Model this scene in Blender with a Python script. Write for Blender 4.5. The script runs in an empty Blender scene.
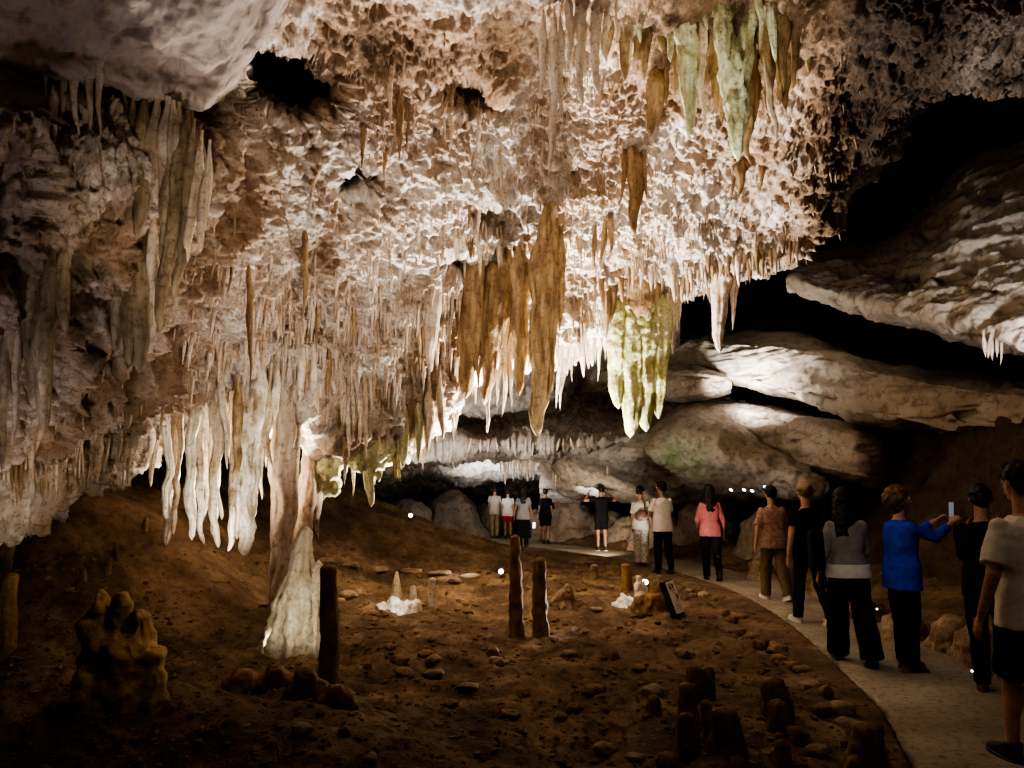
import bpy, bmesh, math, random
import numpy as np
from mathutils import Vector, Matrix
from mathutils.bvhtree import BVHTree

random.seed(7); RNG = np.random.default_rng(11)
C = bpy.context.scene.collection
PI = math.pi
EYE = 1.63; FOC = 750.0; PITCH = math.radians(7.8)
FW = np.array([0, math.cos(PITCH), math.sin(PITCH)]); UP = np.array([0, -math.sin(PITCH), math.cos(PITCH)])

# ------------------------------------------------------------------ helpers
def at(px, py, Y):
    """world point that stands Y metres ahead of the eye, seen at (px,py)"""
    px = np.asarray(px, float); py = np.asarray(py, float); Y = np.asarray(Y, float)
    x = (px-512)/FOC; y = (384-py)/FOC
    dy = FW[1]+y*UP[1]; dz = FW[2]+y*UP[2]
    t = Y/dy
    return np.stack([x*t, Y+0*t, EYE+dz*t], -1)
def ground(px, py, z=0.0):
    x = (px-512)/FOC; y = (384-py)/FOC
    dy = FW[1]+y*UP[1]; dz = FW[2]+y*UP[2]
    t = (z-EYE)/dz
    return (x*t, dy*t, z)
def project(P):
    d = P-np.array([0, 0, EYE]); a = d@FW
    return 512+FOC*d[:, 0]/a, 384-FOC*(d@UP)/a

_perm = RNG.permutation(256); _perm = np.concatenate([_perm, _perm, _perm])
_g = RNG.normal(size=(256, 3)); _g /= np.linalg.norm(_g, axis=1)[:, None]
def perlin(p):
    p = np.asarray(p, float); i = np.floor(p).astype(int); f = p-i; i &= 255
    u = f*f*f*(f*(f*6-15)+10)
    def gr(a, b, c):
        h = _perm[_perm[_perm[i[:, 0]+a & 255]+(i[:, 1]+b & 255)]+(i[:, 2]+c & 255)]
        g = _g[h]
        return g[:, 0]*(f[:, 0]-a)+g[:, 1]*(f[:, 1]-b)+g[:, 2]*(f[:, 2]-c)
    def L(a, b, t): return a+(b-a)*t
    x00 = L(gr(0,0,0), gr(1,0,0), u[:,0]); x10 = L(gr(0,1,0), gr(1,1,0), u[:,0])
    x01 = L(gr(0,0,1), gr(1,0,1), u[:,0]); x11 = L(gr(0,1,1), gr(1,1,1), u[:,0])
    return 1.4*L(L(x00, x10, u[:,1]), L(x01, x11, u[:,1]), u[:,2])
def fbm(p, o=4, gain=.5):
    a = 1; s = 0; p = np.asarray(p, float)
    for k in range(o):
        s = s+a*perlin(p+17.3*k); p = p*2.03; a *= gain
    return s
def ridged(p, o=3):
    a = 1; s = 0; p = np.asarray(p, float)
    for k in range(o):
        s = s+a*(1-2*np.abs(perlin(p+9.1*k))); p = p*2.1; a *= .5
    return s
def smooth(x, a, b):
    t = np.clip((x-a)/(b-a), 0, 1); return t*t*(3-2*t)

def mesh_np(name, V, F, shade=True):
    me = bpy.data.meshes.new(name)
    V = np.asarray(V, np.float32); F = np.asarray(F, np.int32)
    me.vertices.add(len(V)); me.vertices.foreach_set('co', V.ravel())
    k = F.shape[1]
    me.loops.add(F.size); me.loops.foreach_set('vertex_index', F.ravel())
    me.polygons.add(len(F)); me.polygons.foreach_set('loop_start', np.arange(0, F.size, k, dtype=np.int32))
    me.polygons.foreach_set('use_smooth', np.full(len(F), shade))
    me.update(calc_edges=True); me.validate()
    return me
def tag(o, label=None, cat=None, group=None, kind=None):
    if label: o['label'] = label
    if cat: o['category'] = cat
    if group: o['group'] = group
    if kind: o['kind'] = kind
    return o
def link(name, me, mat, parent=None, loc=None):
    o = bpy.data.objects.new(name, me); C.objects.link(o)
    me.materials.clear(); me.materials.append(mat)
    if parent: o.parent = parent
    if loc is not None: o.location = loc
    return o
def empty(name, loc=(0,0,0), rz=0):
    o = bpy.data.objects.new(name, None); C.objects.link(o)
    o.location = loc; o.rotation_euler = (0, 0, rz); o.empty_display_size = .1
    return o
def from_bm(name, bm, smooth_=True):
    me = bpy.data.meshes.new(name); bmesh.ops.recalc_face_normals(bm, faces=bm.faces)
    for f in bm.faces: f.smooth = smooth_
    bm.to_mesh(me); bm.free(); return me
def remesh(bm, voxel, it=2, fac=.5, noise=0, nscale=8):
    me = bpy.data.meshes.new('tmp'); bm.to_mesh(me); bm.free()
    o = bpy.data.objects.new('tmp', me); C.objects.link(o)
    m = o.modifiers.new('r', 'REMESH'); m.mode = 'VOXEL'; m.voxel_size = voxel
    if it:
        s = o.modifiers.new('s', 'SMOOTH'); s.iterations = it; s.factor = fac
    dg = bpy.context.evaluated_depsgraph_get(); dg.update()
    out = bpy.data.meshes.new_from_object(o.evaluated_get(dg))
    bpy.data.objects.remove(o); bpy.data.meshes.remove(me)
    n = len(out.vertices)
    if noise:
        co = np.empty(n*3, np.float32); out.vertices.foreach_get('co', co); co = co.reshape(-1, 3)
        nr = np.empty(n*3, np.float32); out.vertices.foreach_get('normal', nr); nr = nr.reshape(-1, 3)
        co = co+nr*(noise*fbm(co*nscale+3.3, 3))[:, None]
        out.vertices.foreach_set('co', co.astype(np.float32).ravel())
    out.polygons.foreach_set('use_smooth', np.full(len(out.polygons), True)); out.update()
    return out

# ------------------------------------------------------------------ materials
def nodes(name):
    m = bpy.data.materials.new(name); m.use_nodes = True
    nt = m.node_tree; b = nt.nodes['Principled BSDF']
    return m, nt, b
def N(nt, t, **k):
    n = nt.nodes.new(t)
    for a, v in k.items(): setattr(n, a, v)
    return n
def ramp(nt, fac, stops):
    r = N(nt, 'ShaderNodeValToRGB'); e = r.color_ramp.elements
    while len(e) < len(stops): e.new(.5)
    for k, (p, c) in enumerate(stops):
        e[k].position = p; e[k].color = (*c, 1) if len(c) == 3 else c
    nt.links.new(fac, r.inputs['Fac']); return r
def mixc(nt, fac, a, b, mode='MIX'):
    n = N(nt, 'ShaderNodeMix', data_type='RGBA', blend_type=mode)
    for s, v in ((0, fac), (6, a), (7, b)):
        if hasattr(v, 'links'): nt.links.new(v, n.inputs[s])
        else: n.inputs[s].default_value = v if s == 0 else (*v, 1)
    return n.outputs[2]
def noise_tex(nt, co, scale, detail=6, rough=.6, dist=0, stretch=None):
    if stretch:
        mp = N(nt, 'ShaderNodeMapping'); mp.inputs['Scale'].default_value = stretch
        nt.links.new(co, mp.inputs['Vector']); co = mp.outputs[0]
    n = N(nt, 'ShaderNodeTexNoise'); n.inputs['Scale'].default_value = scale
    n.inputs['Detail'].default_value = detail; n.inputs['Roughness'].default_value = rough
    n.inputs['Distortion'].default_value = dist
    nt.links.new(co, n.inputs['Vector']); return n
def rock(name, light, mid, dark, scale=1.2, bump=.6, streak=.5, rough=.75, bumpscale=14, dist=.05, tint=False, spec=.3):
    m, nt, b = nodes(name)
    co = N(nt, 'ShaderNodeNewGeometry').outputs['Position']
    n1 = noise_tex(nt, co, scale, 8, .62, .3)
    n2 = noise_tex(nt, co, 5*scale, 5, .6, .2, (1, 1, .16))
    n3 = noise_tex(nt, co, bumpscale*1.4, 7, .65, .6)
    r1 = ramp(nt, n1.outputs['Fac'], [(.3, dark), (.5, mid), (.66, light)])
    r2 = ramp(nt, n2.outputs['Fac'], [(.36, dark), (.52, mid), (.64, light)])
    c = mixc(nt, streak, r1.outputs[0], r2.outputs[0])
    r3 = ramp(nt, n3.outputs['Fac'], [(.34, (.42, .36, .31)), (.50, (1, 1, 1))])
    c = mixc(nt, .75, c, r3.outputs[0], 'MULTIPLY')
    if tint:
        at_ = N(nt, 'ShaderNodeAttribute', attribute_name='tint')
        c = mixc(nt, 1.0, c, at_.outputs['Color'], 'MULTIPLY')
    nt.links.new(c, b.inputs['Base Color'])
    b.inputs['Roughness'].default_value = rough; b.inputs['Specular IOR Level'].default_value = spec
    nb = noise_tex(nt, co, bumpscale, 10, .7, .4)
    ns = noise_tex(nt, co, bumpscale*1.2, 4, .6, .1, (1, 1, .13))
    ad = N(nt, 'ShaderNodeMath', operation='ADD'); ml = N(nt, 'ShaderNodeMath', operation='MULTIPLY')
    ml.inputs[1].default_value = streak*1.2
    nt.links.new(ns.outputs['Fac'], ml.inputs[0]); nt.links.new(ml.outputs[0], ad.inputs[0]); nt.links.new(nb.outputs['Fac'], ad.inputs[1])
    bp = N(nt, 'ShaderNodeBump'); bp.inputs['Strength'].default_value = bump; bp.inputs['Distance'].default_value = dist
    nt.links.new(ad.outputs[0], bp.inputs['Height']); nt.links.new(bp.outputs[0], b.inputs['Normal'])
    return m
def cloth(name, col, var=.25, scale=18, rough=.9, pattern=None):
    m, nt, b = nodes(name)
    co = N(nt, 'ShaderNodeTexCoord').outputs['Object']
    n = noise_tex(nt, co, scale, 4, .6)
    lo = tuple(v*(1-var) for v in col)
    r = ramp(nt, n.outputs['Fac'], [(.35, lo), (.65, pattern or col)])
    nt.links.new(r.outputs[0], b.inputs['Base Color']); b.inputs['Roughness'].default_value = rough
    b.inputs['Specular IOR Level'].default_value = .15
    w = noise_tex(nt, co, 9, 3, .5); bp = N(nt, 'ShaderNodeBump'); bp.inputs['Strength'].default_value = .35; bp.inputs['Distance'].default_value = .03
    nt.links.new(w.outputs['Fac'], bp.inputs['Height']); nt.links.new(bp.outputs[0], b.inputs['Normal'])
    return m
def plain(name, col, rough=.5, metal=0, emit=0, ecol=None):
    m, nt, b = nodes(name)
    co = N(nt, 'ShaderNodeTexCoord').outputs['Object']
    n = noise_tex(nt, co, 30, 3)
    r = ramp(nt, n.outputs['Fac'], [(.3, tuple(v*.85 for v in col)), (.7, col)])
    nt.links.new(r.outputs[0], b.inputs['Base Color'])
    b.inputs['Roughness'].default_value = rough; b.inputs['Metallic'].default_value = metal
    if emit:
        b.inputs['Emission Color'].default_value = (*(ecol or col), 1); b.inputs['Emission Strength'].default_value = emit
    return m

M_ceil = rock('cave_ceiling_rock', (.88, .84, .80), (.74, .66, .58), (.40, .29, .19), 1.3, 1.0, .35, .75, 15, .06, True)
M_slab = rock('smooth_ceiling_slab', (.44, .38, .35), (.36, .30, .27), (.25, .20, .17), .8, .5, .1, .7, 4, .05)
M_wall = rock('flowstone_wall', (.55, .46, .36), (.42, .31, .20), (.20, .13, .075), 1.0, .7, .7, .6, 8, .05, True)
M_back = rock('back_rock', (.50, .46, .42), (.38, .32, .26), (.22, .15, .10), .5, .6, .1, .8, 5, .06, True)
M_ledge = rock('bedded_ledge_rock', (.66, .60, .53), (.52, .45, .37), (.30, .22, .14), .5, .6, .05, .75, 4, .05)
M_rubble = rock('mud_crumbs', (.34, .22, .12), (.22, .135, .07), (.11, .062, .03), 3, .7, 0, .85, 14, .02)
M_boulder = rock('back_boulder', (.42, .36, .30), (.32, .25, .19), (.18, .12, .08), .9, .6, .1, .8, 5, .05)
M_floor = rock('cave_mud_floor', (.34, .235, .14), (.20, .13, .075), (.09, .057, .033), 1.6, .9, .0, .85, 9, .06, True)
M_path = rock('concrete_path', (.40, .35, .28), (.33, .28, .22), (.24, .19, .14), 1.2, .3, .0, .8, 14, .01)
M_tan = rock('tan_flowstone', (.50, .42, .30), (.37, .29, .185), (.18, .125, .075), 2.0, .7, .8, .5, 12, .03, False, .35)
M_brown = rock('brown_dripstone', (.50, .36, .21), (.35, .23, .12), (.17, .10, .05), 2.0, .7, .8, .5, 12, .03, False, .4)
M_gold = rock('golden_dripstone', (.60, .46, .27), (.44, .31, .165), (.20, .125, .06), 2.0, .6, .85, .45, 10, .03, False, .45)
M_pale = rock('pale_dripstone', (.86, .79, .68), (.70, .58, .44), (.42, .29, .17), 2.2, .7, .7, .6, 14, .03)
M_grey = rock('grey_dripstone', (.62, .55, .48), (.50, .40, .31), (.34, .24, .16), 2.0, .5, .7, .5, 10, .02)
M_white = rock('white_dripstone', (.92, .88, .80), (.82, .74, .62), (.58, .46, .32), 2.2, .6, .5, .5, 14, .03)
M_green = rock('algae_green_dripstone', (.86, .84, .62), (.60, .60, .27), (.26, .23, .07), 3.6, 1.0, .3, .6, 22, .05)
M_crust = rock('crust_drips', (.78, .72, .65), (.60, .48, .37), (.36, .23, .13), 1.6, .7, .4, .6, 16, .03)
M_mint = rock('mint_dripstone', (.88, .90, .70), (.66, .68, .44), (.30, .24, .10), 2.4, .9, .6, .6, 18, .03)
M_stump = rock('flowstone_stump', (.80, .74, .60), (.66, .57, .42), (.34, .24, .13), 2.2, .8, .5, .5, 14, .03)
M_bank = rock('mud_stalagmite', (.42, .28, .14), (.28, .17, .075), (.13, .07, .03), 2.5, .8, .4, .6, 14, .03)
M_stone = rock('loose_stone', (.52, .42, .31), (.34, .24, .15), (.16, .10, .05), 3, .8, 0, .7, 16, .03)

# ------------------------------------------------------------------ rock patches
def catmull(A, n, axis):
    A = np.moveaxis(A, axis, 0); k = len(A)
    t = np.linspace(0, k-1, n); i = np.minimum(t.astype(int), k-2); f = (t-i).reshape(-1, *([1]*(A.ndim-1)))
    P0 = A[np.maximum(i-1, 0)]; P1 = A[i]; P2 = A[i+1]; P3 = A[np.minimum(i+2, k-1)]
    m1 = (P2-P0)/2; m2 = (P3-P1)/2
    r = (2*f**3-3*f**2+1)*P1+(f**3-2*f**2+f)*m1+(-2*f**3+3*f**2)*P2+(f**3-f**2)*m2
    return np.moveaxis(r, 0, axis)
def patch(name, cols, nu, nv, mat, disp, tint=None, dents=(), kind='structure'):
    """cols: list of (px,[(py,Y)...]) or (None,[(px,py,Y)...])"""
    ctl = np.array([[(c[0], *r) if c[0] is not None else r for r in c[1]] for c in cols], float)
    W = at(ctl[..., 0], ctl[..., 1], ctl[..., 2])
    W = catmull(catmull(W, nu, 0), nv, 1)
    P = W.reshape(-1, 3)
    for (px, py, rx, ry, dep, ed) in dents:
        x, y = project(P); q = np.sqrt(((x-px)/rx)**2+((y-py)/ry)**2)+.35*fbm(P*1.7+5, 3)
        w = 1-smooth(q, ed, 1.0)
        ray = P-np.array([0, 0, EYE]); ray /= np.linalg.norm(ray, axis=1)[:, None]
        P = P+ray*(dep*w)[:, None]
    G = P.reshape(nu, nv, 3)
    n = np.cross(np.gradient(G, axis=0), np.gradient(G, axis=1)); n /= np.linalg.norm(n, axis=2)[..., None]+1e-9
    n = n.reshape(-1, 3)
    mid = n[np.arange(0, len(n), 7)]; mp = P[np.arange(0, len(n), 7)]
    s = np.sign(np.sum(np.sum(mid*(np.array([0, 0, EYE])-mp), 1)))
    n *= s
    x, y = project(P)
    P = P+n*disp(P, x, y)[:, None]
    idx = np.arange(nu*nv).reshape(nu, nv)
    F = np.stack([idx[:-1, :-1], idx[1:, :-1], idx[1:, 1:], idx[:-1, 1:]], -1).reshape(-1, 4)
    if s < 0: F = F[:, ::-1]
    me = mesh_np(name, P, F)
    if True:
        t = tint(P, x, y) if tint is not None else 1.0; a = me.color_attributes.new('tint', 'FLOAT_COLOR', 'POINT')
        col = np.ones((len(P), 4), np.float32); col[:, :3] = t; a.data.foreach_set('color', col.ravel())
    o = link(name, me, mat); tag(o, kind=kind)
    BV.append((P, F, n)); return o
BV = []
# ------------------------------------------------------------------ people
def V3(*a): return Vector(a)
def frame(d):
    d = Vector(d).normalized(); a = Vector((0,0,1)) if abs(d.z) < .9 else Vector((0,1,0))
    u = d.cross(a).normalized(); return u, u.cross(d).normalized()
def ringfaces(bm, rings, cap=True):
    vs = [[bm.verts.new(p) for p in r] for r in rings]; n = len(vs[0])
    for a, b in zip(vs[:-1], vs[1:]):
        for i in range(n): bm.faces.new((a[i], a[(i+1) % n], b[(i+1) % n], b[i]))
    if cap: bm.faces.new(list(reversed(vs[0]))); bm.faces.new(vs[-1])
def tcap(bm, p0, p1, r0, r1, flat=1, side=None, dome=True, seg=14):
    p0 = Vector(p0); p1 = Vector(p1); d = (p1-p0); 
    if d.length < 1e-5: d = Vector((0,0,1e-4))
    dn = d.normalized()
    if side is None: u, v = frame(dn)
    else: u = Vector(side).normalized(); u = (u-dn*u.dot(dn)).normalized(); v = dn.cross(u)
    prof = []
    if dome: prof += [(p0-dn*r0*math.cos(a), r0*math.sin(a)) for a in (.25,.6,1.05)]
    prof += [(p0, r0), (p0.lerp(p1,.5), (r0+r1)/2), (p1, r1)]
    if dome: prof += [(p1+dn*r1*math.cos(a), r1*math.sin(a)) for a in (1.05,.6,.25)]
    ringfaces(bm, [[c+u*(r*math.cos(t))+v*(r*flat*math.sin(t)) for t in (2*PI*k/seg for k in range(seg))] for c, r in prof])
def ell(bm, c, r, rot=None, sub=3):
    M = Matrix.Translation(Vector(c)) @ (rot.to_4x4() if rot else Matrix.Identity(4)) @ Matrix.Diagonal((*r, 1))
    bmesh.ops.create_icosphere(bm, subdivisions=sub, radius=1, matrix=M)
def loft(bm, levels, seg=24, sq=2.3):
    rings = []
    for (cx, cy, cz, rx, ry) in levels:
        R = []
        for k in range(seg):
            t = 2*PI*k/seg; c, s = math.cos(t), math.sin(t)
            R.append(Vector((cx+rx*math.copysign(abs(c)**(2/sq), c), cy+ry*math.copysign(abs(s)**(2/sq), s), cz)))
        rings.append(R)
    ringfaces(bm, rings)
SKIN = rock('skin', (.56,.34,.24), (.53,.31,.22), (.47,.27,.18), 3, .08, 0, .55, 40, .002)
SKIN_D = rock('tanned_skin', (.36,.20,.13), (.33,.18,.12), (.28,.15,.09), 3, .08, 0, .55, 40, .002)
HAIR_K = rock('black_hair', (.022,.017,.014), (.014,.011,.01), (.008,.006,.005), 6, .6, .8, .45, 60, .004)
HAIR_B = rock('brown_curly_hair', (.24,.13,.06), (.15,.08,.035), (.07,.035,.015), 9, .8, .3, .5, 50, .006)
EYE_W = plain('eye_white', (.75,.72,.68), .2); EYE_D = plain('eye_iris', (.05,.03,.02), .2); LIP = plain('lips', (.45,.18,.15), .5)
def person(label, loc, yaw, H=1.68, female=False, skin=SKIN, vox=.009, legs=((.0,.0),(.0,.0)), arms=None, head=(0,0), hair=None, hairmat=HAIR_K,
           shirt=None, sleeve=.55, hem=.50, shirt_fit=1.0, sleeve_r=.030, trousers=None, leg_len=1.0, flare=.0, shoes=None, sole=None, cap=None, skirt=None, extra=None, lean=0.0):
    k = H/1.775; root = empty('person', loc, yaw); tag(root, label, 'person')
    sx = .92 if female else 1.0; hx = 1.06 if female else 1.0
    # --- joints
    J = {}; low = 9
    for s, nm in ((-1,'L'),(1,'R')):
        a, b = legs[0 if s < 0 else 1]
        hip = V3(s*.09*k, 0, 0); kn = hip+V3(s*.005, math.sin(a), -math.cos(a))*.42*k; an = kn+V3(0, math.sin(a-b), -math.cos(a-b))*.41*k
        J[nm] = [hip, kn, an, a-b]; low = min(low, an.z)
    pz = .075*k-low
    for nm in 'LR':
        for i in range(3): J[nm][i] = J[nm][i]+V3(0,0,pz)
    def tz(z): return pz+z*k                    # torso heights measured from the hip joint
    def tp(x, y, z): return V3(x*k, y*k-lean*z*k*-1, tz(z))
    sh = .53
    A = arms or {'L': ((-.16,.05,-1),(-.10,.22,-1)), 'R': ((.16,.05,-1),(.10,.22,-1))}
    AJ = {}
    for s, nm in ((-1,'L'),(1,'R')):
        S = tp(s*.168*sx, 0, sh-.055); u = Vector(A[nm][0]).normalized(); f = Vector(A[nm][1]).normalized()
        E = S+u*.285*k; W = E+f*.255*k; AJ[nm] = (S, E, W, f, A[nm][2] if len(A[nm]) > 2 else None, A[nm][3] if len(A[nm]) > 3 else .5)
    HC = tp(0, .02, sh+.215); HR = (Matrix.Rotation(head[0], 3, 'Z') @ Matrix.Rotation(head[1], 3, 'X'))
    def hp(x, y, z): return HC+HR @ (V3(x, y, z)*k*1.08)
    # --- body, one continuous surface
    bm = bmesh.new()
    body = [(0,0,-.07,.13*hx,.10),(0,-.01,.0,.165*hx,.112),(0,-.005,.10,.155*hx,.105),(0,.0,.20,.130*sx,.092),(0,.005,.34,.158*sx,.108),(0,.0,.44,.165*sx,.10),(0,-.005,.49,.135*sx,.085),(0,-.005,.525,.095*sx,.068),(0,-.005,.555,.06,.056)]
    loft(bm, [(x*k, (y+lean*z)*k, tz(z), rx*k, ry*k) for x,y,z,rx,ry in body])
    tcap(bm, tp(0,-.005,.50), HC-V3(0,.01*k,.06*k), .062*k*sx, .054*k*sx)
    ell(bm, hp(0,-.012,.028), (.076*k,.098*k,.092*k), HR); ell(bm, hp(0,.022,-.035), (.060*k,.070*k,.078*k), HR)
    ell(bm, hp(0,.062,-.085), (.026*k,.024*k,.022*k), HR, 2)
    tcap(bm, hp(0,.088,.012), hp(0,.105,-.025), .009*k, .014*k); ell(bm, hp(0,.098,-.028), (.017*k,.012*k,.010*k), HR, 2)
    tcap(bm, hp(-.035,.083,.022), hp(.035,.083,.022), .011*k, .011*k); ell(bm, hp(0,.084,-.058), (.024*k,.010*k,.009*k), HR, 2)
    for s in (-1, 1): ell(bm, hp(s*.079,-.008,-.012), (.010*k,.022*k,.033*k), HR, 2)
    for s, nm in ((-1,'L'),(1,'R')):
        hip, kn, an, ang = J[nm]
        tcap(bm, hip+V3(0,0,.02*k), kn, .083*k*hx, .054*k); tcap(bm, kn, an, .053*k, .036*k)
        cal = kn.lerp(an,.28)+V3(0,-.018*k,0); ell(bm, cal, (.048*k,.052*k,.11*k))
        tcap(bm, an-V3(0,.02*k,.03*k), an+V3(s*.01,.15*k,-.045*k), .034*k, .026*k)
        S, E, W, f, pn, curl = AJ[nm]
        tcap(bm, S, E, .052*k*sx, .040*k*sx); tcap(bm, E, W, .040*k*sx, .027*k*sx); ell(bm, S, (.054*k*sx,)*3)
        # hand: palm, four fingers, thumb
        n = Vector(pn) if pn else V3(-s, 0, 0); n = (n-f*n.dot(f)).normalized(); w = f.cross(n).normalized()
        if w.dot(V3(0,1,0)) < 0 and not pn: w = -w
        K = W+f*.085*k; tcap(bm, W, K, .026*k, .036*k, .42, w)
        fr = max(.0085, vox*.95)*min(1, k*1.02)
        for q, (o, L) in enumerate(((.030,.070),(.010,.080),(-.010,.074),(-.029,.058))):
            b0 = K+w*(o*k); d1 = (f+n*curl*.5).normalized(); b1 = b0+d1*L*.5*k; d2 = (f+n*curl*1.5).normalized(); b2 = b1+d2*L*.55*k
            tcap(bm, b0-f*.02*k, b1, fr, fr*.95, seg=8); tcap(bm, b1, b2, fr*.95, fr*.8, seg=8)
        t0 = W+f*.025*k+w*.024*k; t1 = t0+(f*.6+w*.7+n*.25).normalized()*.042*k; t2 = t1+(f*.9+w*.15+n*.4).normalized()*.036*k
        tcap(bm, t0, t1, fr*1.2, fr*1.05, seg=8); tcap(bm, t1, t2, fr*1.05, fr*.85, seg=8)
    link('body', remesh(bm, vox, 2, .5), skin, root)
    # face
    for s in (-1, 1):
        bm = bmesh.new(); ell(bm, hp(s*.030,.077,.004), (.0125*k,)*3, None, 2); e = link('eye', from_bm('eye', bm), EYE_W, root)
        bm = bmesh.new(); ell(bm, hp(s*.030,.087,.004), (.006*k,.004*k,.006*k), HR, 2); link('iris', from_bm('iris', bm), EYE_D, e)
        bm = bmesh.new(); tcap(bm, hp(s*.016,.090,.027), hp(s*.046,.080,.028), .004*k, .0035*k, seg=8); link('eyebrow', from_bm('eyebrow', bm), hairmat, root)
    bm = bmesh.new(); tcap(bm, hp(-.020,.090,-.058), hp(.020,.090,-.058), .006*k, .006*k, seg=8); link('mouth', from_bm('mouth', bm), LIP, root)
    # --- clothes
    cv = max(.010, vox)
    if shirt:
        bm = bmesh.new(); g = .020*shirt_fit; z0 = hem-.60
        lv = [l for l in [(0,-.008,-.09,.175*hx,.122),(0,-.008,.0,.178*hx,.125),(0,-.005,.10,.168*hx,.116),(0,0,.20,.150*sx,.105),(0,.005,.34,.168*sx,.113),(0,0,.44,.170*sx,.104),(0,-.005,.49,.138*sx,.088),(0,-.005,.522,.100*sx,.070),(0,-.005,.545,.070,.062)] if l[2] > z0+.02]
        f0 = lv[0]; lv = [(0,f0[1],z0,f0[3]+.006,f0[4]+.006)]+lv
        loft(bm, [(x*k, (y+lean*z)*k, tz(z), (rx+g*(1 if z < .5 else .4))*k, (ry+g*(1 if z < .5 else .4))*k) for x,y,z,rx,ry in lv])
        for nm in 'LR':
            S, E, W = AJ[nm][:3]
            ell(bm, S, (.064*k*sx,)*3, None, 2)
            if sleeve <= 1:
                tcap(bm, S, S.lerp(E, sleeve), .060*k*sx, (.044+sleeve_r)*k*sx, dome=False)
            else:
                tcap(bm, S, E, .062*k*sx, (.038+sleeve_r*.7)*k*sx); tcap(bm, E, E.lerp(W, sleeve-1), (.038+sleeve_r*.7)*k*sx, (.028+sleeve_r*.55)*k*sx, dome=False)
        link('shirt', remesh(bm, cv, 2, .5, .010, 7), shirt, root)
    if trousers:
        bm = bmesh.new()
        loft(bm, [(x*k, (y+lean*z)*k, tz(z), (rx+.016)*k, (ry+.016)*k) for x,y,z,rx,ry in [(0,0,-.10,.13*hx,.10),(0,-.008,.0,.168*hx,.115),(0,-.005,.10,.158*hx,.108),(0,0,.15,.145*sx,.10)]])
        for s, nm in ((-1,'L'),(1,'R')):
            hip, kn, an, ang = J[nm]
            if leg_len >= 1:
                tcap(bm, hip, kn, .100*k*hx, (.080+flare*.5)*k); tcap(bm, kn, kn.lerp(an, 1.02), (.080+flare*.5)*k, (.062+flare)*k, dome=False); ell(bm, kn, ((.088+flare*.5)*k,)*3, None, 2)
            else: tcap(bm, hip, hip.lerp(kn, leg_len), .102*k*hx, (.086+flare)*k, dome=False)
        link('shorts' if leg_len < 1 else 'trousers', remesh(bm, cv, 2, .5, .010, 7), trousers, root)
    if skirt:
        bm = bmesh.new(); loft(bm, [(0,0,tz(z),rx*k,ry*k) for z,rx,ry in [(-.62,.24,.19),(-.35,.225,.17),(-.05,.20,.14),(.05,.185,.13),(.15,.16,.115)]])
        link('skirt', remesh(bm, cv, 2, .5, .014, 6), skirt, root)
    if shoes:
        for s, nm in ((-1,'L'),(1,'R')):
            an, ang = J[nm][2], J[nm][3]
            M = Matrix.Translation(an) @ Matrix.Rotation(min(0.25, ang)*1.0, 4, 'X') @ Matrix.Translation(V3(0,0,-.075*k))
            bm = bmesh.new(); loft(bm, [(0,.062*k,.012,.045*k,.135*k),(0,.062*k,.03,.047*k,.137*k),(0,.055*k,.052,.044*k,.122*k),(0,.022*k,.075,.040*k,.085*k),(0,-.01*k,.10,.040*k,.05*k),(0,-.012*k,.118,.040*k,.046*k)], 20, 2.4)
            bmesh.ops.transform(bm, matrix=M, verts=bm.verts); sh_ = link('shoe', from_bm('shoe', bm), shoes, root)
            bm = bmesh.new(); loft(bm, [(0,.062*k,-.004,.045*k,.137*k),(0,.062*k,.0,.050*k,.142*k),(0,.062*k,.02,.050*k,.142*k)], 20, 2.4)
            bmesh.ops.transform(bm, matrix=M, verts=bm.verts); link('sole', from_bm('sole', bm), sole or shoes, sh_)
    # --- hair
    bm = bmesh.new()
    if hair in ('short', 'long', 'bob', 'bun', 'curly'):
        ell(bm, hp(0,-.022,.040), (.086*k,.104*k,.092*k), HR); ell(bm, hp(0,-.050,-.005), (.080*k,.070*k,.075*k), HR)
        for s in (-1, 1): ell(bm, hp(s*.066,-.005,.03), (.02*k,.045*k,.05*k), HR, 2)
    if hair == 'short': ell(bm, hp(0,.045,.085), (.062*k,.045*k,.034*k), HR)
    if hair == 'long':
        tcap(bm, hp(0,-.055,0), hp(0,-.095,-.30), .085*k, .105*k, .45, (1,0,0), True); tcap(bm, hp(0,-.06,-.03), hp(0,-.085,-.20), .095*k, .11*k, .5, (1,0,0))
        for s in (-1,1): tcap(bm, hp(s*.070,-.02,.03), hp(s*.085,-.035,-.20), .028*k, .030*k)
    if hair == 'bun': ell(bm, hp(0,-.115,.06), (.042*k,.040*k,.042*k), HR)
    if hair == 'curly':
        rg = random.Random(5)
        for i in range(170):
            a = rg.uniform(0, 2*PI); e = rg.uniform(-.75, 1.4); d = V3(math.cos(a)*math.cos(e), math.sin(a)*math.cos(e)-.18, math.sin(e))
            if d.y > -.02 and d.z < .60: continue
            ell(bm, hp(d.x*.094, d.y*.104-.01, d.z*.104+.012), (rg.uniform(.021,.033)*k,)*3, None, 2)
    if hair == 'curly': ell(bm, hp(0,-.055,-.06), (.085*k,.055*k,.075*k), HR)
    if hair: link('hair', remesh(bm, .006 if vox < .008 else .008, 1, .5, .008, 26), hairmat, root)
    else: bm.free()
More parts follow.
